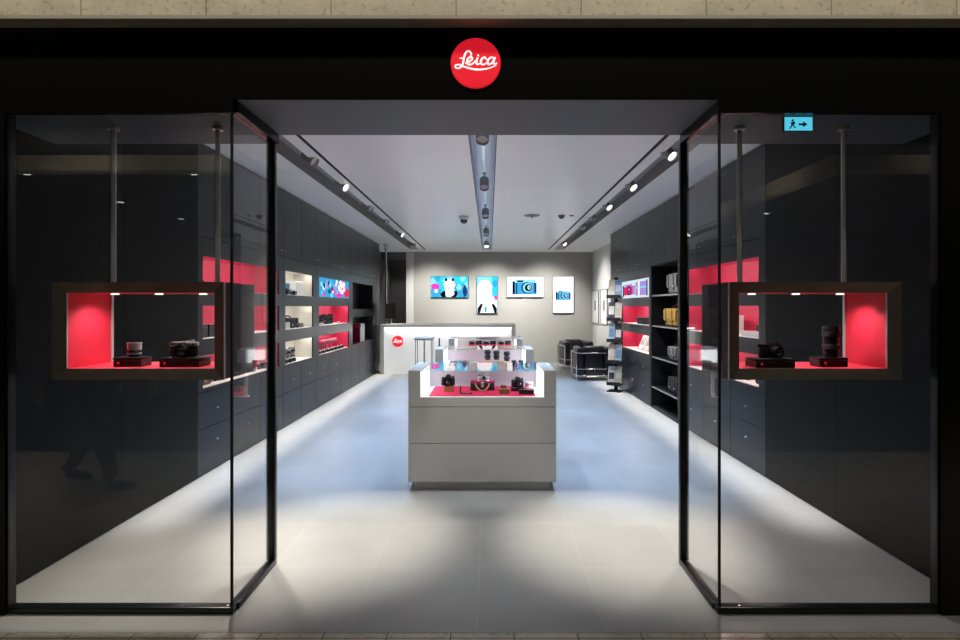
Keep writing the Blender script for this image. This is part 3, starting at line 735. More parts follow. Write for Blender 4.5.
# ------------------------------------------------------------------ magazine rack
RX, RY, RR = 2.295, 9.42, -.50
t = thing('magazine_rack', 'tall narrow black magazine rack standing before the cabinets', 'magazine rack', (RX, RY, .0005), RR)
MB().box(-.12, .12, -.11, .11, 0, .02, .004, 1).build('base', M_blackm, t)
MB().box(-.03, .03, .05, .09, .0205, 2.03, .004, 1).build('post', M_blackm, t)
TIER = [.15, .54, .915, 1.29, 1.69]
for z in TIER:
    q = MB().box(-.125, .125, -.10, .049, z-.035, z-.005, .003, 1).build('tray', M_blackm, t)
    MB().box(-.125, .125, -.106, -.1005, z-.035, z+.025, .001, 1).build('lip', M_blackm, q)
R_ = Matrix.Rotation(RR, 4, 'Z')
MAGC = [(.85, .85, .84), (.22, .38, .58), (.80, .79, .74), (.06, .065, .08), (.50, .66, .80), (.72, .66, .56)]
n = 0
for ti, z in enumerate(TIER):
    for j in range(2):
        c = MAGC[(n*5+ti) % 6]; c2 = MAGC[(n*5+ti+3) % 6]
        p = R_ @ Vector((-.061+.122*j, -.02, 0))
        tm = thing('magazine', '%s magazine on the %s tier of the rack, %s one' % (['white', 'steel blue', 'ivory', 'black', 'pale blue', 'beige'][(n*5+ti) % 6], ['lowest', 'second', 'middle', 'fourth', 'top'][ti], ['aisle-side', 'wall-side'][j]), 'magazine', (RX+p.x, RY+p.y, z-.004), RR, 'magazines in the rack')
        tl = Matrix.Rotation(-.16, 4, 'X')
        MB().box(-.058, .058, -.012, .0, .0, .30, .001, 1, tl).build('cover', mat('magazine cover %d' % ((n*5+ti) % 6), c, .35), tm)
        a_ = random.uniform(.05, .12); b_ = random.uniform(.18, .24)
        MB().box(-.048, .05, -.0128, -.0122, a_, b_, 0, 1, tl).build('cover_picture', mat('magazine art %d' % ((n*5+ti+3) % 6), c2, .35), tm)
        n += 1

# ------------------------------------------------------------------ screens and pictures
def em(c, s=1.): return emis('screen %02x%02x%02x %.1f' % (*[int(min(255, q*255)) for q in c], s), c, s)
SB = 1.35
CYAN, SKY, NAVY, MAG, WHITE, BLK, BLUE, PURP, REDC, PALE = (.03, .62, .85), (.25, .72, .92), (.01, .05, .16), (.85, .05, .50), (1, 1, 1), (.004, .006, .01), (.05, .36, .66), (.45, .28, .72), (.75, .03, .10), (.72, .84, .92)
PAL = [CYAN, SKY, NAVY, MAG, WHITE, BLK, BLUE, PURP, REDC, PALE]
CLIP = [0, 0]
def blob(m, ci, cx, cz, rx, rz_, layer, rough=.0, n=18, seed=0):
    rnd = random.Random(seed); m.m(ci)
    pts = []
    for k in range(n):
        q = 1+rough*(rnd.random()-.5)*2; a = -2*PI*k/n
        pts.append((min(CLIP[0]/2, max(-CLIP[0]/2, cx+rx*q*math.cos(a))), -.0005*layer, min(CLIP[1], max(0, cz+rz_*q*math.sin(a)))))
    m.poly(pts); return m
def rect(m, ci, x0, x1, z0, z1, layer):
    m.m(ci).poly([(x0, -.0005*layer, z0), (x1, -.0005*layer, z0), (x1, -.0005*layer, z1), (x0, -.0005*layer, z1)]); return m
def pic_camera(m, cx, cz, w, col=6):
    h = w*.60
    rect(m, col, cx-w/2, cx+w/2, cz-h/2, cz+h*.30, 1); rect(m, 5, cx-w/2, cx-w*.40, cz-h/2, cz+h*.40, 2); rect(m, 1, cx-w*.38, cx+w*.45, cz+h*.30, cz+h*.5, 2)
    rect(m, 2, cx-w*.36, cx-w*.30, cz-h*.5, cz+h*.3, 2); rect(m, 5, cx-w*.30, cx-w*.05, cz+h*.34, cz+h*.46, 3); rect(m, 2, cx+w*.40, cx+w*.5, cz-h*.4, cz+h*.3, 3)
    blob(m, 2, cx+w*.10, cz-h*.05, w*.24, w*.24, 4); blob(m, 1, cx+w*.13, cz-h*.05, w*.20, w*.20, 5); blob(m, 5, cx+w*.16, cz-h*.05, w*.15, w*.15, 6); blob(m, 9, cx+w*.19, cz-h*.03, w*.07, w*.09, 7); blob(m, 6, cx+w*.20, cz-h*.03, w*.04, w*.06, 8)
def pic_faces(m, w, h):
    rect(m, 0, -w/2, w/2, 0, h, 1)
    for k in range(9): blob(m, [1, 6, 0, 1][k % 4], -w*.45+w*.115*k, h*(.75+.18*math.sin(k*2.1)), w*.08, h*.16, 2, .2, seed=k)
    blob(m, 6, -w*.36, h*.20, w*.13, h*.30, 3, .1); blob(m, 3, -w*.38, h*.50, w*.12, h*.16, 4, .25, seed=3); blob(m, 9, -w*.36, h*.30, w*.05, h*.10, 5)
    blob(m, 6, w*.33, h*.30, w*.17, h*.36, 3, .15, seed=5); blob(m, 2, w*.42, h*.30, w*.06, h*.30, 4, .2, seed=8); blob(m, 1, w*.26, h*.48, w*.08, h*.16, 5, .2, seed=9)
    blob(m, 5, -w*.15, h*.13, w*.09, h*.16, 6, .2, seed=2); blob(m, 5, w*.13, h*.14, w*.09, h*.17, 6, .2, seed=4)
    blob(m, 4, 0, h*.28, w*.13, h*.28, 7, .15, seed=1); blob(m, 4, 0, h*.62, w*.15, h*.26, 8, .10, seed=6)
    blob(m, 5, -w*.09, h*.84, w*.035, h*.08, 9); blob(m, 5, w*.09, h*.84, w*.035, h*.08, 9)
    blob(m, 1, -w*.035, h*.64, w*.018, h*.04, 9); blob(m, 1, w*.035, h*.64, w*.018, h*.04, 9); blob(m, 3, 0, h*.44, w*.03, h*.035, 9)
def pic_portrait(m, w, h):
    rect(m, 9, -w/2, w/2, 0, h, 1); rect(m, 1, -w/2, w/2, h*.72, h, 2); rect(m, 0, w*.22, w/2, h*.45, h, 3)
    blob(m, 4, -w*.12, h*.62, w*.36, h*.30, 4, .1, seed=1); blob(m, 4, 0, h*.22, w*.44, h*.22, 5, .12, seed=2); blob(m, 4, .0, h*.48, w*.24, h*.16, 6)
    blob(m, 3, w*.42, h*.42, w*.08, h*.07, 7, .3, seed=3); blob(m, 6, w*.38, h*.80, w*.10, h*.10, 7, .3, seed=3)
    m.m(5)
    for sx in (-1, 1):
        m.poly([(sx*w*.47, -.004, 0), (sx*w*.36, -.004, 0), (sx*w*.20, -.004, h*.26), (sx*w*.34, -.004, h*.24), (sx*w*.47, -.004, h*.12)][::(1 if sx < 0 else -1)])
    blob(m, 6, -w*.08, h*.10, w*.06, h*.09, 8, .2, seed=7)
    blob(m, 1, -w*.08, h*.52, w*.04, h*.02, 9); blob(m, 1, w*.08, h*.52, w*.04, h*.02, 9); blob(m, 3, 0, h*.44, w*.05, h*.012, 9)
def pic_flowers(m, w, h):
    rect(m, 6, -w/2, w/2, 0, h, 1)
    for k in range(26):
        blob(m, [1, 0, 3, 7, 2, 9][k % 6], -w*.46+w*.6*random.random(), h*random.random()*.9+h*.05, w*.035, h*.14, 2+k % 5, .3, 10, k)
    blob(m, 8, w*.40, h*.30, w*.10, h*.28, 7, .1); blob(m, 3, w*.12, h*.14, w*.10, h*.13, 7, .2, seed=2)
    for k in range(14):
        a = 2*PI*k/14; blob(m, 4 if k % 3 else 3, w*.22+w*.10*math.cos(a), h*.62+h*.26*math.sin(a), w*.045, h*.14, 8, .2, 10, k)
    blob(m, 4, w*.22, h*.62, w*.09, h*.24, 9, .1); blob(m, 3, w*.22, h*.60, w*.05, h*.12, 10, .3, seed=5); blob(m, 4, w*.22, h*.62, w*.03, h*.08, 11)
def pic_redcam(m, w, h):
    rect(m, 9, -w/2, w/2, 0, h, 1)
    rect(m, 7, w*.05, w*.42, h*.12, h*.86, 2); rect(m, 1, w*.05, w*.42, h*.5, h*.6, 3); rect(m, 4, w*.14, w*.2, h*.12, h*.86, 3); rect(m, 7, -w*.1, w*.04, h*.2, h*.7, 3)
    rect(m, 8, -w*.40, -w*.06, h*.18, h*.66, 4); rect(m, 7, -w*.38, -w*.08, h*.66, h*.80, 5); blob(m, 5, -w*.2, h*.44, w*.085, h*.28, 6); blob(m, 3, -w*.2, h*.44, w*.06, h*.19, 7); blob(m, 5, -w*.2, h*.44, w*.035, h*.11, 8); blob(m, 9, -w*.19, h*.48, w*.014, h*.05, 9)
    rect(m, 2, -w*.46, -w*.40, h*.1, h*.75, 4); rect(m, 2, w*.42, w*.46, h*.08, h*.92, 4)
def screen(name, label, loc, rz, w, h, pic, bg, strength=SB, depth=.05):
    t = thing(name, label, 'screen', loc, rz, None)
    MB().box(-w/2-.008, w/2+.008, 0, depth, -.008, h+.008, .003, 1).build('housing', M_blkm, t)
    s_ = MB().box(-w/2, w/2, -.002, -.0003, 0, h).build('screen', em(bg, strength), t)
    CLIP[:] = [w, h]; m = MB(); pic(m)
    o = m.build('picture', [em(c, strength) for c in PAL], s_, (0, -.0022, 0), normals=False)
    return t
dB = YB-.06
def bscreen(label, u0, u1, v0, v1, pic, bg):
    w = (u1-u0)*dB/F; h = (v1-v0)*dB/F
    screen('wall_screen', label, (wx((u0+u1)/2, dB), dB, wz(v1, dB)), 0, w, h, lambda m: pic(m, w, h), bg)
bscreen('wide lit screen showing a white-hooded face on cyan, first on the back wall', 431, 468, 276.5, 297.2, pic_faces, CYAN)
bscreen('tall lit screen showing a pale figure in white on the back wall', 477, 497.5, 276.5, 313, pic_portrait, PALE)
bscreen('wide white lit screen showing a large blue camera on the back wall', 507, 543.5, 276.7, 297, lambda m, w, h: pic_camera(m, -w*.02, h*.49, w*.66), WHITE)
bscreen('tall white lit screen showing a small blue camera on the back wall', 552.8, 573.5, 276.7, 312.7, lambda m, w, h: pic_camera(m, -w*.0, h*.48, w*.72), WHITE)
screen('wall_screen', 'long bright screen showing pink flowers over the red niches, desk-side wall', (-WX+.012, (7.93+9.63)/2, 1.654), PI/2, 1.69, .298, lambda m: pic_flowers(m, 1.69, .298), SKY, 1.1, .03)
screen('wall_screen', 'long bright screen showing a red camera beside the magazine rack', (WX-.012, (8.06+9.715)/2, 1.654), -PI/2, 1.64, .298, lambda m: pic_redcam(m, 1.64, .298), PALE, 1.0, .03)
# framed posters on the white wall
for k, (u0, u1) in enumerate(((608, 601.4), (599.2, 592.6))):
    ya, yb = (2.83-CX)*F/(u0-489), (2.83-CX)*F/(u1-489)
    w = yb-ya; z0 = 1.07; h = .86
    t = thing('framed_poster', 'narrow framed white poster on the white side wall, %s' % ['closer to the magazine rack', 'closer to the back wall'][k], 'poster', (WB-.03, (ya+yb)/2, z0), -PI/2)
    f = MB().box(-w/2, w/2, 0, .028, 0, .03).box(-w/2, w/2, 0, .028, h-.02, h).box(-w/2, -w/2+.02, 0, .028, .03, h-.02).box(w/2-.02, w/2, 0, .028, .03, h-.02)
    f.build('frame', mat('grey poster frame', (.28, .28, .27), .4), t)
    pp = MB().box(-w/2+.02, w/2-.02, .012, .02, .03, h-.02).build('print', M_paper, t)
    m = MB()
    m.m(0).poly([(-.12, .0115, .34), (.12, .0115, .34), (.12, .0115, .60), (-.12, .0115, .60)])
    m.m(1).poly([(-.05, .011, .36), (.05, .011, .36), (.03, .011, .52), (-.03, .011, .52)]).disc(0, .55, .011, .035)
    m.build('photo_picture', [mat('grey photo', (.35, .34, .33), .5), mat('dark photo', (.05, .05, .05), .5)], pp, normals=False)

# ------------------------------------------------------------------ goods on the shelves
def N(s, y, row, dd=.10, dz=.0045):
    (p, r) = niche_pos(s, y, ROWS[row][0]+dz, dd); return p, r
# left, red niches near the entrance
p, r = N(-1, 4.84, 0); camera_compact('rangefinder_camera', 'small black camera in the top long red niche, nearest the entrance end', 'camera', p, r, 1.2, M_blkm)
for k, y in enumerate((4.86, 5.05)):
    p, r = N(-1, y, 1, .12); carton('dark_box', 'black box in the middle long red niche, %s from the entrance end' % ORD[k], p, r, .16, .12, .12, M_boxblk)
p, r = N(-1, 5.28, 1, .12); camera_slr('reflex_camera', 'black reflex camera in the middle long red niche, desk-side wall', 'camera', p, r, 1.2)
for k, y in enumerate((4.90, 5.22, 5.55, 5.90, 6.2)):
    p, r = N(-1, y, 2, .11)
    if k == 0: bag('small brown bag in the lowest long red niche', p, r, .22, .12, .13, M_brown, M_brown)
    else: camera_compact('rangefinder_camera', 'small silver and black camera in the lowest long red niche, %s from the entrance end' % ORD[k], 'camera', p, r, 1.1)
# left, pale oak niches
p, r = N(-1, 6.95, 0, .14); carton('blue_carton', 'tall blue carton in the top pale oak niche', p, r, .14, .12, .19, M_bluebox, M_paper)
p, r = N(-1, 6.82, 0, .06); camera_compact('rangefinder_camera', 'small black camera beside the blue carton', 'camera', p, r, 1., M_blkm)
p, r = N(-1, 7.10, 0, .07); camera_compact('rangefinder_camera', 'small silver camera in the top pale oak niche', 'camera', p, r, .9)
p, r = N(-1, 7.40, 0, .15); carton('white_carton', 'large white carton in the top pale oak niche', p, r, .30, .16, .20, M_paper)
p, r = N(-1, 6.80, 1, .10); carton('white_carton', 'low rounded white carton in the middle pale oak niche', p, r, .20, .14, .085, M_paper)
p, r = N(-1, 7.05, 1, .12); bag('small grey bag in the middle pale oak niche', p, r, .30, .16, .15, M_dkbag, M_strapbk)
p, r = N(-1, 7.36, 1, .12); carton('flat_case', 'flat dark case in the middle pale oak niche', p, r, .20, .14, .06, M_boxblk)
for k in range(4):
    p, r = N(-1, 6.80+.15*k, 2, .14); lens_item('upright_lens', 'grey lens standing in the lowest pale oak niche, %s of four' % ORD[k], p, r, 1.2, mat('mid grey metal', (.22, .22, .24), .35, metal=.6), M_rubber, .11+.012*k, .036, 'grey lenses in the lowest pale oak niche')
for k in range(3):
    p, r = N(-1, 6.72+.15*k, 2, .045); camera_compact('rangefinder_camera', 'small silver camera before the grey lenses, %s of three' % ORD[k], 'camera', p, r, .8, group='silver cameras before the grey lenses')
# left, red niches under the screen
for k in range(6):
    p, r = N(-1, 8.42+.115*k, 1, .13); lens_item('upright_lens', 'black lens in the red niche under the flower screen, %s of six' % ORD[k], p, r, 1.3, M_blkm, M_rubber, .10+.015*(k % 3), .034, 'black lenses under the flower screen')
for k in range(5):
    p, r = N(-1, 8.04+.085*k if k < 4 else 9.2, 1, .05); lens_item('accessory_lens', 'small silver accessory lens in front of the black lenses, %s of five' % ORD[k], p, r, .7, M_silv, M_silv, .05, .034, 'small silver lenses under the flower screen')
t = thing('leather_case', 'red leather case on thin legs in the lowest red niche', 'case', N(-1, 8.75, 2, .15)[0], PI/2)
MB().box(-.42, .42, -.09, .09, .12, .20, .03, 3).build('body', M_maroon, t)
for sx in (-.34, -.12, .12, .34): MB().tube([(sx, -.05, .002), (sx*.96, -.04, .122)], .008, 8).build('leg', M_maroon, t)
for k in range(7):
    p, r = N(-1, 8.08+.21*k, 2, .045); camera_compact('rangefinder_camera', 'small grey camera at the front of the lowest red niche, %s of seven' % ORD[k], 'camera', p, r, .75, group='small cameras under the red leather case')
# left, black shelves
def book(label, loc, rz, w, h, th, m1, lean=0., pic=None, cat='book'):
    t = thing('book', label, cat, loc, rz)
    R1 = Matrix.Rotation(lean, 4, 'X')
    MB().box(-w/2, w/2, -th/2, th/2, 0, h, .001, 1, R1).build('cover', m1, t)
    MB().box(-w/2+.004, w/2+.001, -th/2+.002, th/2-.002, .003, h+.001, 0, 1, R1).build('pages', M_paper, t)
    if pic: MB().box(-w*.38, w*.38, -th/2-.0012, -th/2-.0004, h*.35, h*.85, 0, 1, R1).build('cover_picture', pic, t)
    return t
M_ph = mat('grey photo', (.35, .34, .33), .5); M_phd = mat('dark photo', (.05, .05, .05), .5)
book('dark picture card leaning on the upper black shelf', niche_pos(-1, 10.08, 1.462, .16)[0], PI/2, .22, .30, .02, M_boxblk, -.15, M_ph, 'picture card')
book('small white card leaning on the upper black shelf', niche_pos(-1, 10.14, 1.462, .07)[0], PI/2, .13, .16, .012, M_paper, -.2, M_ph, 'picture card')
for k in range(7):
    y = 10.62+.055*k
    m1 = [M_maroon, M_redtray, M_paper, M_paper, M_card, M_paper, M_paper][k]
    book('%s book upright on the lower black shelf, %s of seven' % (['crimson', 'red', 'white', 'white', 'cream', 'white', 'white'][k], ORD[k]), niche_pos(-1, y, .802, .10)[0], 0 + .0, .17, .30+.02*((k*3) % 4), .045, m1)
# right: bags on the tall shelf
def TSP(y, z, dd=.14): return (WX+dd, y, z+.0005), -PI/2
p, r = TSP(7.22, 1.676); bag('grey striped camera bag on the upper bag shelf', p, r, .36, .20, .30, M_greybag, M_dkbag)
p, r = TSP(7.30, 1.227); bag('mustard yellow camera bag with dark straps on the bag shelves', p, r, .46, .20, .27, M_yelbag, mat('dark brown strap', (.10, .05, .02), .6))
p, r = TSP(7.28, .767); bag('small grey camera bag with dark straps on the bag shelves', p, r, .30, .15, .20, M_greybag, M_strapbk)
p, r = TSP(7.20, .318); bag('charcoal camera bag on the lowest bag shelf', p, r, .34, .18, .24, M_dkbag, M_strapbk)
# right: red niches under the red camera screen
t = thing('leather_case', 'dark soft leather case in the red niche beside the bag shelves', 'case', N(1, 8.75, 1, .12)[0], -PI/2)
MB().box(-.22, .22, -.08, .08, 0, .10, .03, 3).build('body', M_dkbag, t)
MB().box(-.225, .225, -.085, .03, .085, .115, .012, 3).build('flap', M_dkbag, t)
for k, y in enumerate((8.35, 8.65, 8.95)):
    (p, r) = N(1, y, 2, .10, .009)
    book('white open brochure leaning in the lowest red niche by the bag shelves, %s of three' % ORD[k], p, r, .26, .26, .012, M_paper, -.42, M_ph, 'brochure')
# right: red niches near the entrance
p, r = N(1, 4.98, 0, .12); bino('black binoculars in the top long red niche, exit-sign side', p, r)
p, r = N(1, 5.45, 0, .10); camera_compact('rangefinder_camera', 'small silver camera in the top long red niche, exit-sign side', 'camera', p, r, 1.1)
p, r = N(1, 5.02, 1, .11); carton('flat_case', 'flat silver case in the middle long red niche, exit-sign side', p, r, .40, .16, .05, M_silv, M_silv, cat='case')
p, r = N(1, 4.95, 1, .11); p = (p[0], p[1], p[2]+.0505); camera_compact('rangefinder_camera', 'small silver camera lying on the flat silver case', 'camera', p, r, 1.)
for k, y in enumerate((5.6, 5.95)):
    p, r = N(1, y, 1, .12); carton('white_carton', 'white carton in the middle long red niche, exit-sign side, %s of two' % ORD[k], p, r, .22, .14, .20, M_paper)
for k, y in enumerate((4.95, 5.3, 5.7, 6.1)):
    p, r = N(1, y, 2, .11); camera_compact('rangefinder_camera', 'small camera in the lowest long red niche, exit-sign side, %s along' % ORD[k], 'camera', p, r, 1.15)

# ------------------------------------------------------------------ ceiling fittings
def spotlight(label, loc, tilt, rz, group, on=True, r=.052, L=.15, drop=.0):
    t = thing('ceiling_spotlight', label, 'spotlight', loc, rz, group)
    R1 = Matrix.Rotation(tilt, 4, 'X')
    MB().lathe([(0, -.001), (.02, -.001), (.02, -.02), (.009, -.022), (.009, -.07-drop), (0, -.07-drop)]).build('mount', M_spot, t)
    m = MB().lathe([(0, .05), (r*.9, .05), (r, .04), (r, -L+.05), (r*.93, -L+.05), (r*.86, -L+.075), (0, -L+.075)], seg=20)
    bmesh.ops.transform(m.bm, matrix=Matrix.Translation((0, 0, -.09-drop)) @ R1, verts=list(m.bm.verts))
    h = m.build('housing', M_spot, t)
    m = MB().lathe([(r*.85, -L+.072), (0, -L+.070)], seg=20)
    bmesh.ops.transform(m.bm, matrix=Matrix.Translation((0, 0, -.09-drop)) @ R1, verts=list(m.bm.verts))
    m.build('lens_face', M_lampface if on else M_lampoff, h)
    return t
for s, ds in ((-1, [5.26, 6.4, 7.76, 8.96, 10.6, 12.3]), (1, [5.05, 6.38, 7.65, 8.7, 9.65, 12.1])):
    tr = MB().box(*sorted((s*1.725, s*1.757)), 3.2, 13.5, CZ+.108, CZ+.138).build('spotlight_track', M_frame)
    tag(tr, 'black spotlight track in the ceiling trough over the %s wall cabinets' % ('desk-side' if s < 0 else 'bag-shelf-side'), 'track')
    for k, d in enumerate(ds):
        on = (s < 0 and k in (1, 4)) or (s > 0 and k in (0, 1, 5, 2))
        spotlight('grey spotlight in the %s ceiling trough, %s from the entrance' % ('desk-side' if s < 0 else 'bag-shelf-side', ORD[k]), (s*1.741, d, CZ+.107), math.radians(56 if s < 0 else 46), math.atan2(-.9, -.30) if s < 0 else math.atan2(-.6, -.75), 'spotlights in the side troughs', on)
tr = MB().box(-.016, .016, 3.9, 13.5, CZ+.10, CZ+.129).build('spotlight_track', M_steel)
tag(tr, 'bright metal spotlight track in the central ceiling channel', 'track')
for k, d in enumerate((4.45, 6.2, 8.15, 10.2, 12.2)):
    spotlight('boxy grey spotlight in the central ceiling channel, %s from the entrance' % ORD[k], (0, d, CZ+.099), math.radians(-30), 0, 'spotlights in the central channel', k == 4, .055, .14, .02)
t = thing('ceiling_dome_camera', 'white dome security camera with dark lens on the ceiling left of the central channel', 'security camera', (wx(464, 8.6), 8.6, CZ-.0005))
MB().lathe([(0, 0), (.085, 0), (.085, -.02), (.065, -.035), (.065, -.06), (0, -.06)]).build('housing', M_paper, t)
MB().lathe([(.058, -.0605), (.052, -.09), (.03, -.115), (0, -.122)]).build('dome', M_lens, t)
t = thing('ceiling_sprinkler', 'small ceiling sprinkler with white rose, right of the central channel', 'sprinkler', (wx(532, 8.5), 8.5, CZ-.0005))
MB().lathe([(0, 0), (.13, 0), (.12, -.008), (.03, -.012), (0, -.012)]).build('rose', mat('dark grey rose', (.12, .12, .13), .4), t)
MB().lathe([(0, -.0125), (.014, -.0125), (.014, -.04), (.028, -.042), (.028, -.047), (0, -.047)]).build('nozzle', M_steel, t)
t = thing('ceiling_smoke_detector', 'dark round smoke detector on the ceiling near the bag-shelf-side trough', 'detector', (wx(561.5, 8.5), 8.5, CZ-.0005))
MB().lathe([(0, 0), (.055, 0), (.055, -.015), (.045, -.03), (.03, -.05), (0, -.052)]).build('housing', mat('dark detector', (.10, .10, .11), .5), t)
MB().lathe([(.015, -.0525), (.012, -.06), (0, -.062)]).build('sensor', M_blkm, t)
t = thing('ceiling_button', 'tiny dark ceiling fitting beside the smoke detector', 'ceiling fitting', (wx(571.5, 8.5), 8.5, CZ-.0005))
MB().lathe([(0, 0), (.035, 0), (.033, -.012), (0, -.014)]).build('housing', mat('dark detector', (.10, .10, .11), .5), t)
t = thing('recessed_downlight', 'round recessed downlight in the ceiling above the desk passage', 'downlight', (wx(404.5, 14.6), 14.6, CZ-.0005))
MB().lathe([(.05, -.001), (.075, -.001), (.075, -.008), (.05, -.008)]).build('bezel', M_paper, t)
MB().lathe([(0, -.003), (.05, -.003)]).build('lamp', M_lampface, t)
# mall downlights (seen reflected in the glass)
k = 0
for X, Y in ((-8.82, -4.93), (-5.61, -4.93), (-8.9, -7.66), (-8.84, -10.1), (3.4, -10.5), (7.6, -9.2)):
    t = thing('mall_downlight', 'round downlight in the mall ceiling outside the shop, %s' % ORD[k], 'downlight', (X, Y, 4.0495), 0, 'mall downlights'); k += 1
    MB().lathe([(.09, -.001), (.12, -.001), (.12, -.01), (.09, -.01)]).build('bezel', M_paper, t)
    MB().lathe([(0, -.004), (.09, -.004)]).build('lamp', emis('mall lamp', (1, .95, .85), 14), t)

# ------------------------------------------------------------------ passer-by in the mall (seen reflected in the glass)
def skin(name, chains, m, parent, sub=2):
    """chains: list of lists of (x,y,z,r); a point shared by position joins the chains"""
    vs, es, rs, ix = [], [], [], {}
    for ch in chains:
        prev = None
        for (x, y, z, r) in ch:
            k = (round(x, 4), round(y, 4), round(z, 4))
            if k not in ix: ix[k] = len(vs); vs.append((x, y, z)); rs.append(r)
            if prev is not None and prev != ix[k]: es.append((prev, ix[k]))
            prev = ix[k]
    me = bpy.data.meshes.new(name); me.from_pydata(vs, es, []); me.materials.append(m)
    o = bpy.data.objects.new(name, me); C.objects.link(o); o.parent = parent
    md = o.modifiers.new('skin', 'SKIN'); md.use_smooth_shade = True
    for k, r in enumerate(rs): me.skin_vertices[0].data[k].radius = (r, r)
    me.skin_vertices[0].data[0].use_root = True
    md2 = o.modifiers.new('smooth', 'SUBSURF'); md2.levels = sub; md2.render_levels = sub
    return o
M_skin = mat('skin', (.50, .31, .23), .55); M_jack = mat('dark wool jacket', (.018, .018, .02), .85); M_trou = mat('dark trousers', (.014, .014, .016), .8)
M_hair = mat('dark hair', (.02, .014, .01), .6); M_shoe = mat('black leather shoes', (.012, .012, .012), .35)
t = thing('person', 'person in a dark jacket and trousers walking past in the mall', 'person', (-3.22, .82, 0))
# walks towards +x; y is across the body
def arm(sd, sw, dr):
    e = (sw*.14, sd*.25, 1.13); h = (sw*.30+.03, sd*.25, .90)
    return [(0, 0, 1.36, .12+dr), (0, sd*.17, 1.40, .062+dr), (sw*.04, sd*.22, 1.32, .052+dr), (*e, .043+dr), (h[0]*.55+e[0]*.45, sd*.25, 1.01, .038+dr), (*h, .027+dr)], h
def leg(sd, hip, knee, ank, dr):
    return [(0, 0, .95, .125+dr), (hip, sd*.09, .88, .088+dr), (*knee, .058+dr), ((knee[0]+ank[0])/2, sd*.09, (knee[2]+ank[2])/2+.03, .054+dr), (*ank, .036+dr)]
spine = [(0, 0, .95, .125), (0, 0, 1.12, .105), (0, 0, 1.36, .12), (.005, 0, 1.47, .058), (.015, 0, 1.54, .055), (.025, 0, 1.60, .072), (.025, 0, 1.68, .082), (.015, 0, 1.735, .055)]
lk = ((.10, .09, .50), (.22, .09, .10)); rk = ((-.02, -.09, .50), (-.27, -.09, .14))
aL, hL = arm(1, -1, 0); aR, hR = arm(-1, 1, 0)
ch = [spine, aL, aR, leg(1, .02, *lk, 0), leg(-1, -.01, *rk, 0)]
for sd, h in ((1, hL), (-1, hR)):
    px, py, pz = h
    ch.append([(px, py, pz, .027), (px+.012, py, pz-.05, .033), (px+.022, py, pz-.09, .033)])
    for q, ln in enumerate((.072, .082, .076, .060)):
        fx = px+.040-.020*q; 
        ch.append([(px+.022, py, pz-.09, .033), (fx, py-.002*sd, pz-.10, .0095), (fx+.006, py-.008*sd, pz-.10-ln*.5, .0088), (fx+.006, py-.026*sd, pz-.10-ln*.95, .0075)])
    ch.append([(px+.012, py, pz-.05, .033), (px+.046, py-.012*sd, pz-.065, .011), (px+.058, py-.024*sd, pz-.105, .009)])
b_ = skin('body', ch, M_skin, t)
# face : nose, ears, eyes and mouth
fm = MB()
fm.m(0).prismx([(-.014, 0), (.014, 0), (0, .05)], 0, .018)
f_ = MB().lathe([(0, .024), (.010, .016), (.014, .006), (.012, 0)], (.104, 0, 1.617), 'x', 10).build('nose', M_skin, t)
for sd in (-1, 1):
    MB().lathe([(0, .006), (.008, .004), (.010, 0)], (.098, sd*.030, 1.655), 'x', 10).build('eye', M_blkm, t)
    MB().box(-.012, .016, sd*.080-.008, sd*.080+.008, 1.61, 1.665, .006, 2).build('ear', M_skin, t)
MB().box(.088, .098, -.022, .022, 1.578, 1.586, .003, 1).build('mouth', M_maroon, t)
fm.bm.free()
skin('hair', [[(-.045, 0, 1.60, .045), (-.035, 0, 1.67, .075), (.0, 0, 1.735, .085), (.055, 0, 1.755, .045)]], M_hair, t)
jL, _ = arm(1, -1, .014); jR, _ = arm(-1, 1, .014)
skin('jacket', [[(0, 0, .84, .155), (0, 0, .98, .150), (0, 0, 1.12, .128), (0, 0, 1.36, .135), (.005, 0, 1.455, .075)],
    [(0, 0, 1.36, .135)]+jL[1:], [(0, 0, 1.36, .135)]+jR[1:]], M_jack, t)
skin('trousers', [leg(1, .02, *lk, .014), leg(-1, -.01, *rk, .014)], M_trou, t)
for sd, a, up in ((1, lk[1], .1), (-1, rk[1], -.30)):
    sh = skin('shoe', [[(a[0]-.05, a[1], a[2]-.045, .042), (a[0]+.04, a[1], a[2]-.05, .045), (a[0]+.13, a[1], a[2]-.055+up*.03, .036), (a[0]+.19, a[1], a[2]-.06+up*.06, .026)], [(a[0]-.05, a[1], a[2]-.045, .042), (a[0]-.01, a[1], a[2]+.02, .045)]], M_shoe, t)

# ------------------------------------------------------------------ lights
WARM = (1, .95, .84); COOL = (.62, .78, 1.0); BLU = (.40, .64, 1.0); NEU = (1, .98, .95)
# entrance pools
for s in (-1, 1):
    spot((s*.75, 4.05, 2.93), (s*.92, 3.5, 0), 560, 36, .9, WARM, .05)
spot((-1.75, 3.9, 2.93), (-1.75, 3.05, 0), 430, 40, 1., WARM, .05)
spot((1.75, 3.9, 2.93), (1.75, 3.1, 0), 110, 46, 1., NEU, .05)
for X in (-.45, .45): spot((X, 3.16, 2.45), (X*.3, 4.31, .55), 50, 34, .6, NEU, .05)
# centre-channel spots
spot((0, 4.28, 2.90), (0, 5.0, 0), 130, 104, .5, (.80, .90, 1), .05)
for d in (6.2, 8.15, 10.2):
    spot((0, d, 2.80), (0, d+.4, .9), 140, 48, .7, NEU, .05)
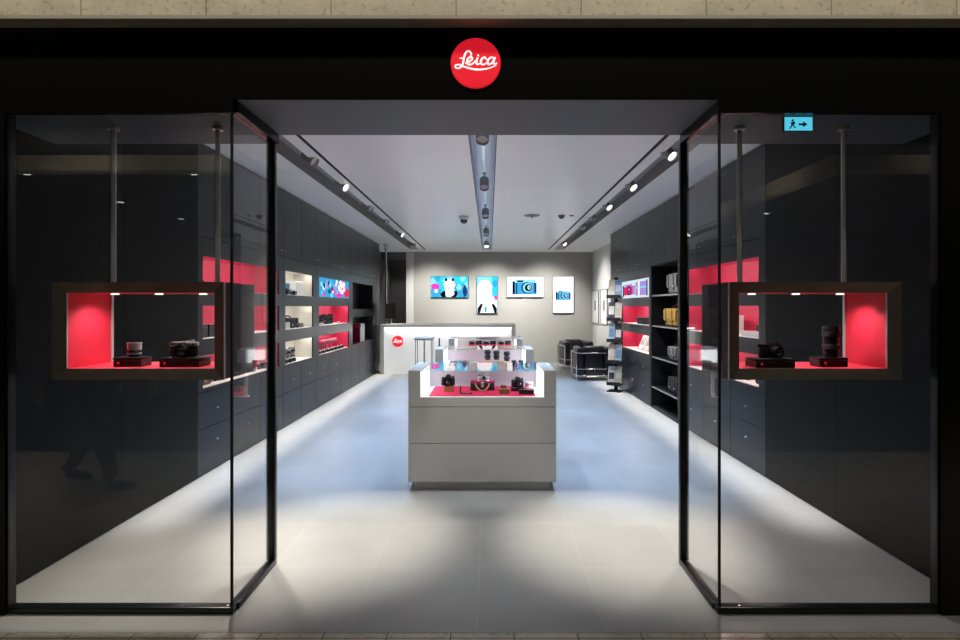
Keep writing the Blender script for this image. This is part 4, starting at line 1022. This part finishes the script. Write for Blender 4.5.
# bluish pools down both aisles
for s in (-1, 1):
    for d in (5.0, 6.7, 8.4, 10.2):
        spot((s*.9, d, 2.93), (s*1.3, d, 0), 600, 54, 1., BLU, .08)
    for d in (5.26, 6.4, 7.7, 8.9, 10.4, 12.2):
        spot((s*1.80, d, 2.88), (s*2.40, d+.2, .3), 40, 64, .8, NEU, .03)
    area((s*1.84, 8.4, CZ-.01), (0, -s*.165, 0), .02, 9.6, 26, NEU, 15, name='floor_stripe_light')  # added strip lamp without a fixture, throws the bright floor stripe by the wall
spot((1.05, 8.0, 2.93), (2.3, 9.42, 1.1), 130, 34, .8, NEU, .04)
spot((1.2, 6.4, 2.93), (2.62, 7.3, 1.15), 150, 36, .8, NEU, .04)
spot((-1.3, 11.4, 2.93), (-2.35, 12.3, 1.6), 60, 40, .8, NEU, .04)
# back wall wash, side white wall and desk
for X in (-1.4, .1, 1.5): spot((X, 12.6, 2.9), (X, 14.2, 1.0), 300, 90, .9, NEU, .05)
spot((.5, 12.6, 2.93), (2.83, 12.7, 1.55), 420, 56, 1., NEU, .05)
spot((-1.3, 10.3, 2.9), (-1.2, 11.8, .7), 130, 70, .9, NEU, .05)
spot((.4, 10.3, 2.9), (0, 11.8, .7), 80, 60, .9, NEU, .05)
spot((-2.5, 14.8, 2.9), (-2.5, 15.2, 0), 25, 100, .8, NEU, .05)
area((0, 8.6, CZ+.09), (PI, 0, 0), .12, 9, 1.5, (.7, .85, 1), name='channel_light')
# mall : stone band, threshold and beam
area((0, 1.95, 3.85), (math.radians(35), 0, 0), 9, .08, 25, (1, .93, .78), 70, name='mall_light')
for X in (-9, -6.5, -4, 8): spot((X, -2.4, 3.1), (X, -3.5, 3.86), 110, 120, 1., (1, .95, .82), .1)
for Y in (-5, -8): spot((4.8, Y, 3.1), (5.7, Y, 3.86), 90, 120, 1., (1, .95, .82), .1)
area((0, -5, 3.7), (0, 0, 0), 8, 3, 30, (1, .95, .85), name='mall_light')
for X in (-3, -1.5, 0, 1.5, 3): spot((X, 1.7, 3.9), (X, 1.78, 0), 28, 30, 1., (1, .93, .80), .05)
for X in (-5, 5): area((X, .9, 3.9), (0, 0, 0), 4, .4, 24, (1, .94, .84), 70, name='mall_light')

w = bpy.data.worlds.new('world'); S.world = w; w.use_nodes = True
w.node_tree.nodes['Background'].inputs[0].default_value = (.02, .02, .022, 1); w.node_tree.nodes['Background'].inputs[1].default_value = .25
S.view_settings.view_transform = 'Standard'; S.view_settings.look = 'None'; S.view_settings.exposure = 0
S.cycles.transparent_max_bounces = 40; S.cycles.max_bounces = 10; S.cycles.glossy_bounces = 5; S.cycles.caustics_reflective = False
S.cycles.sample_clamp_indirect = 6
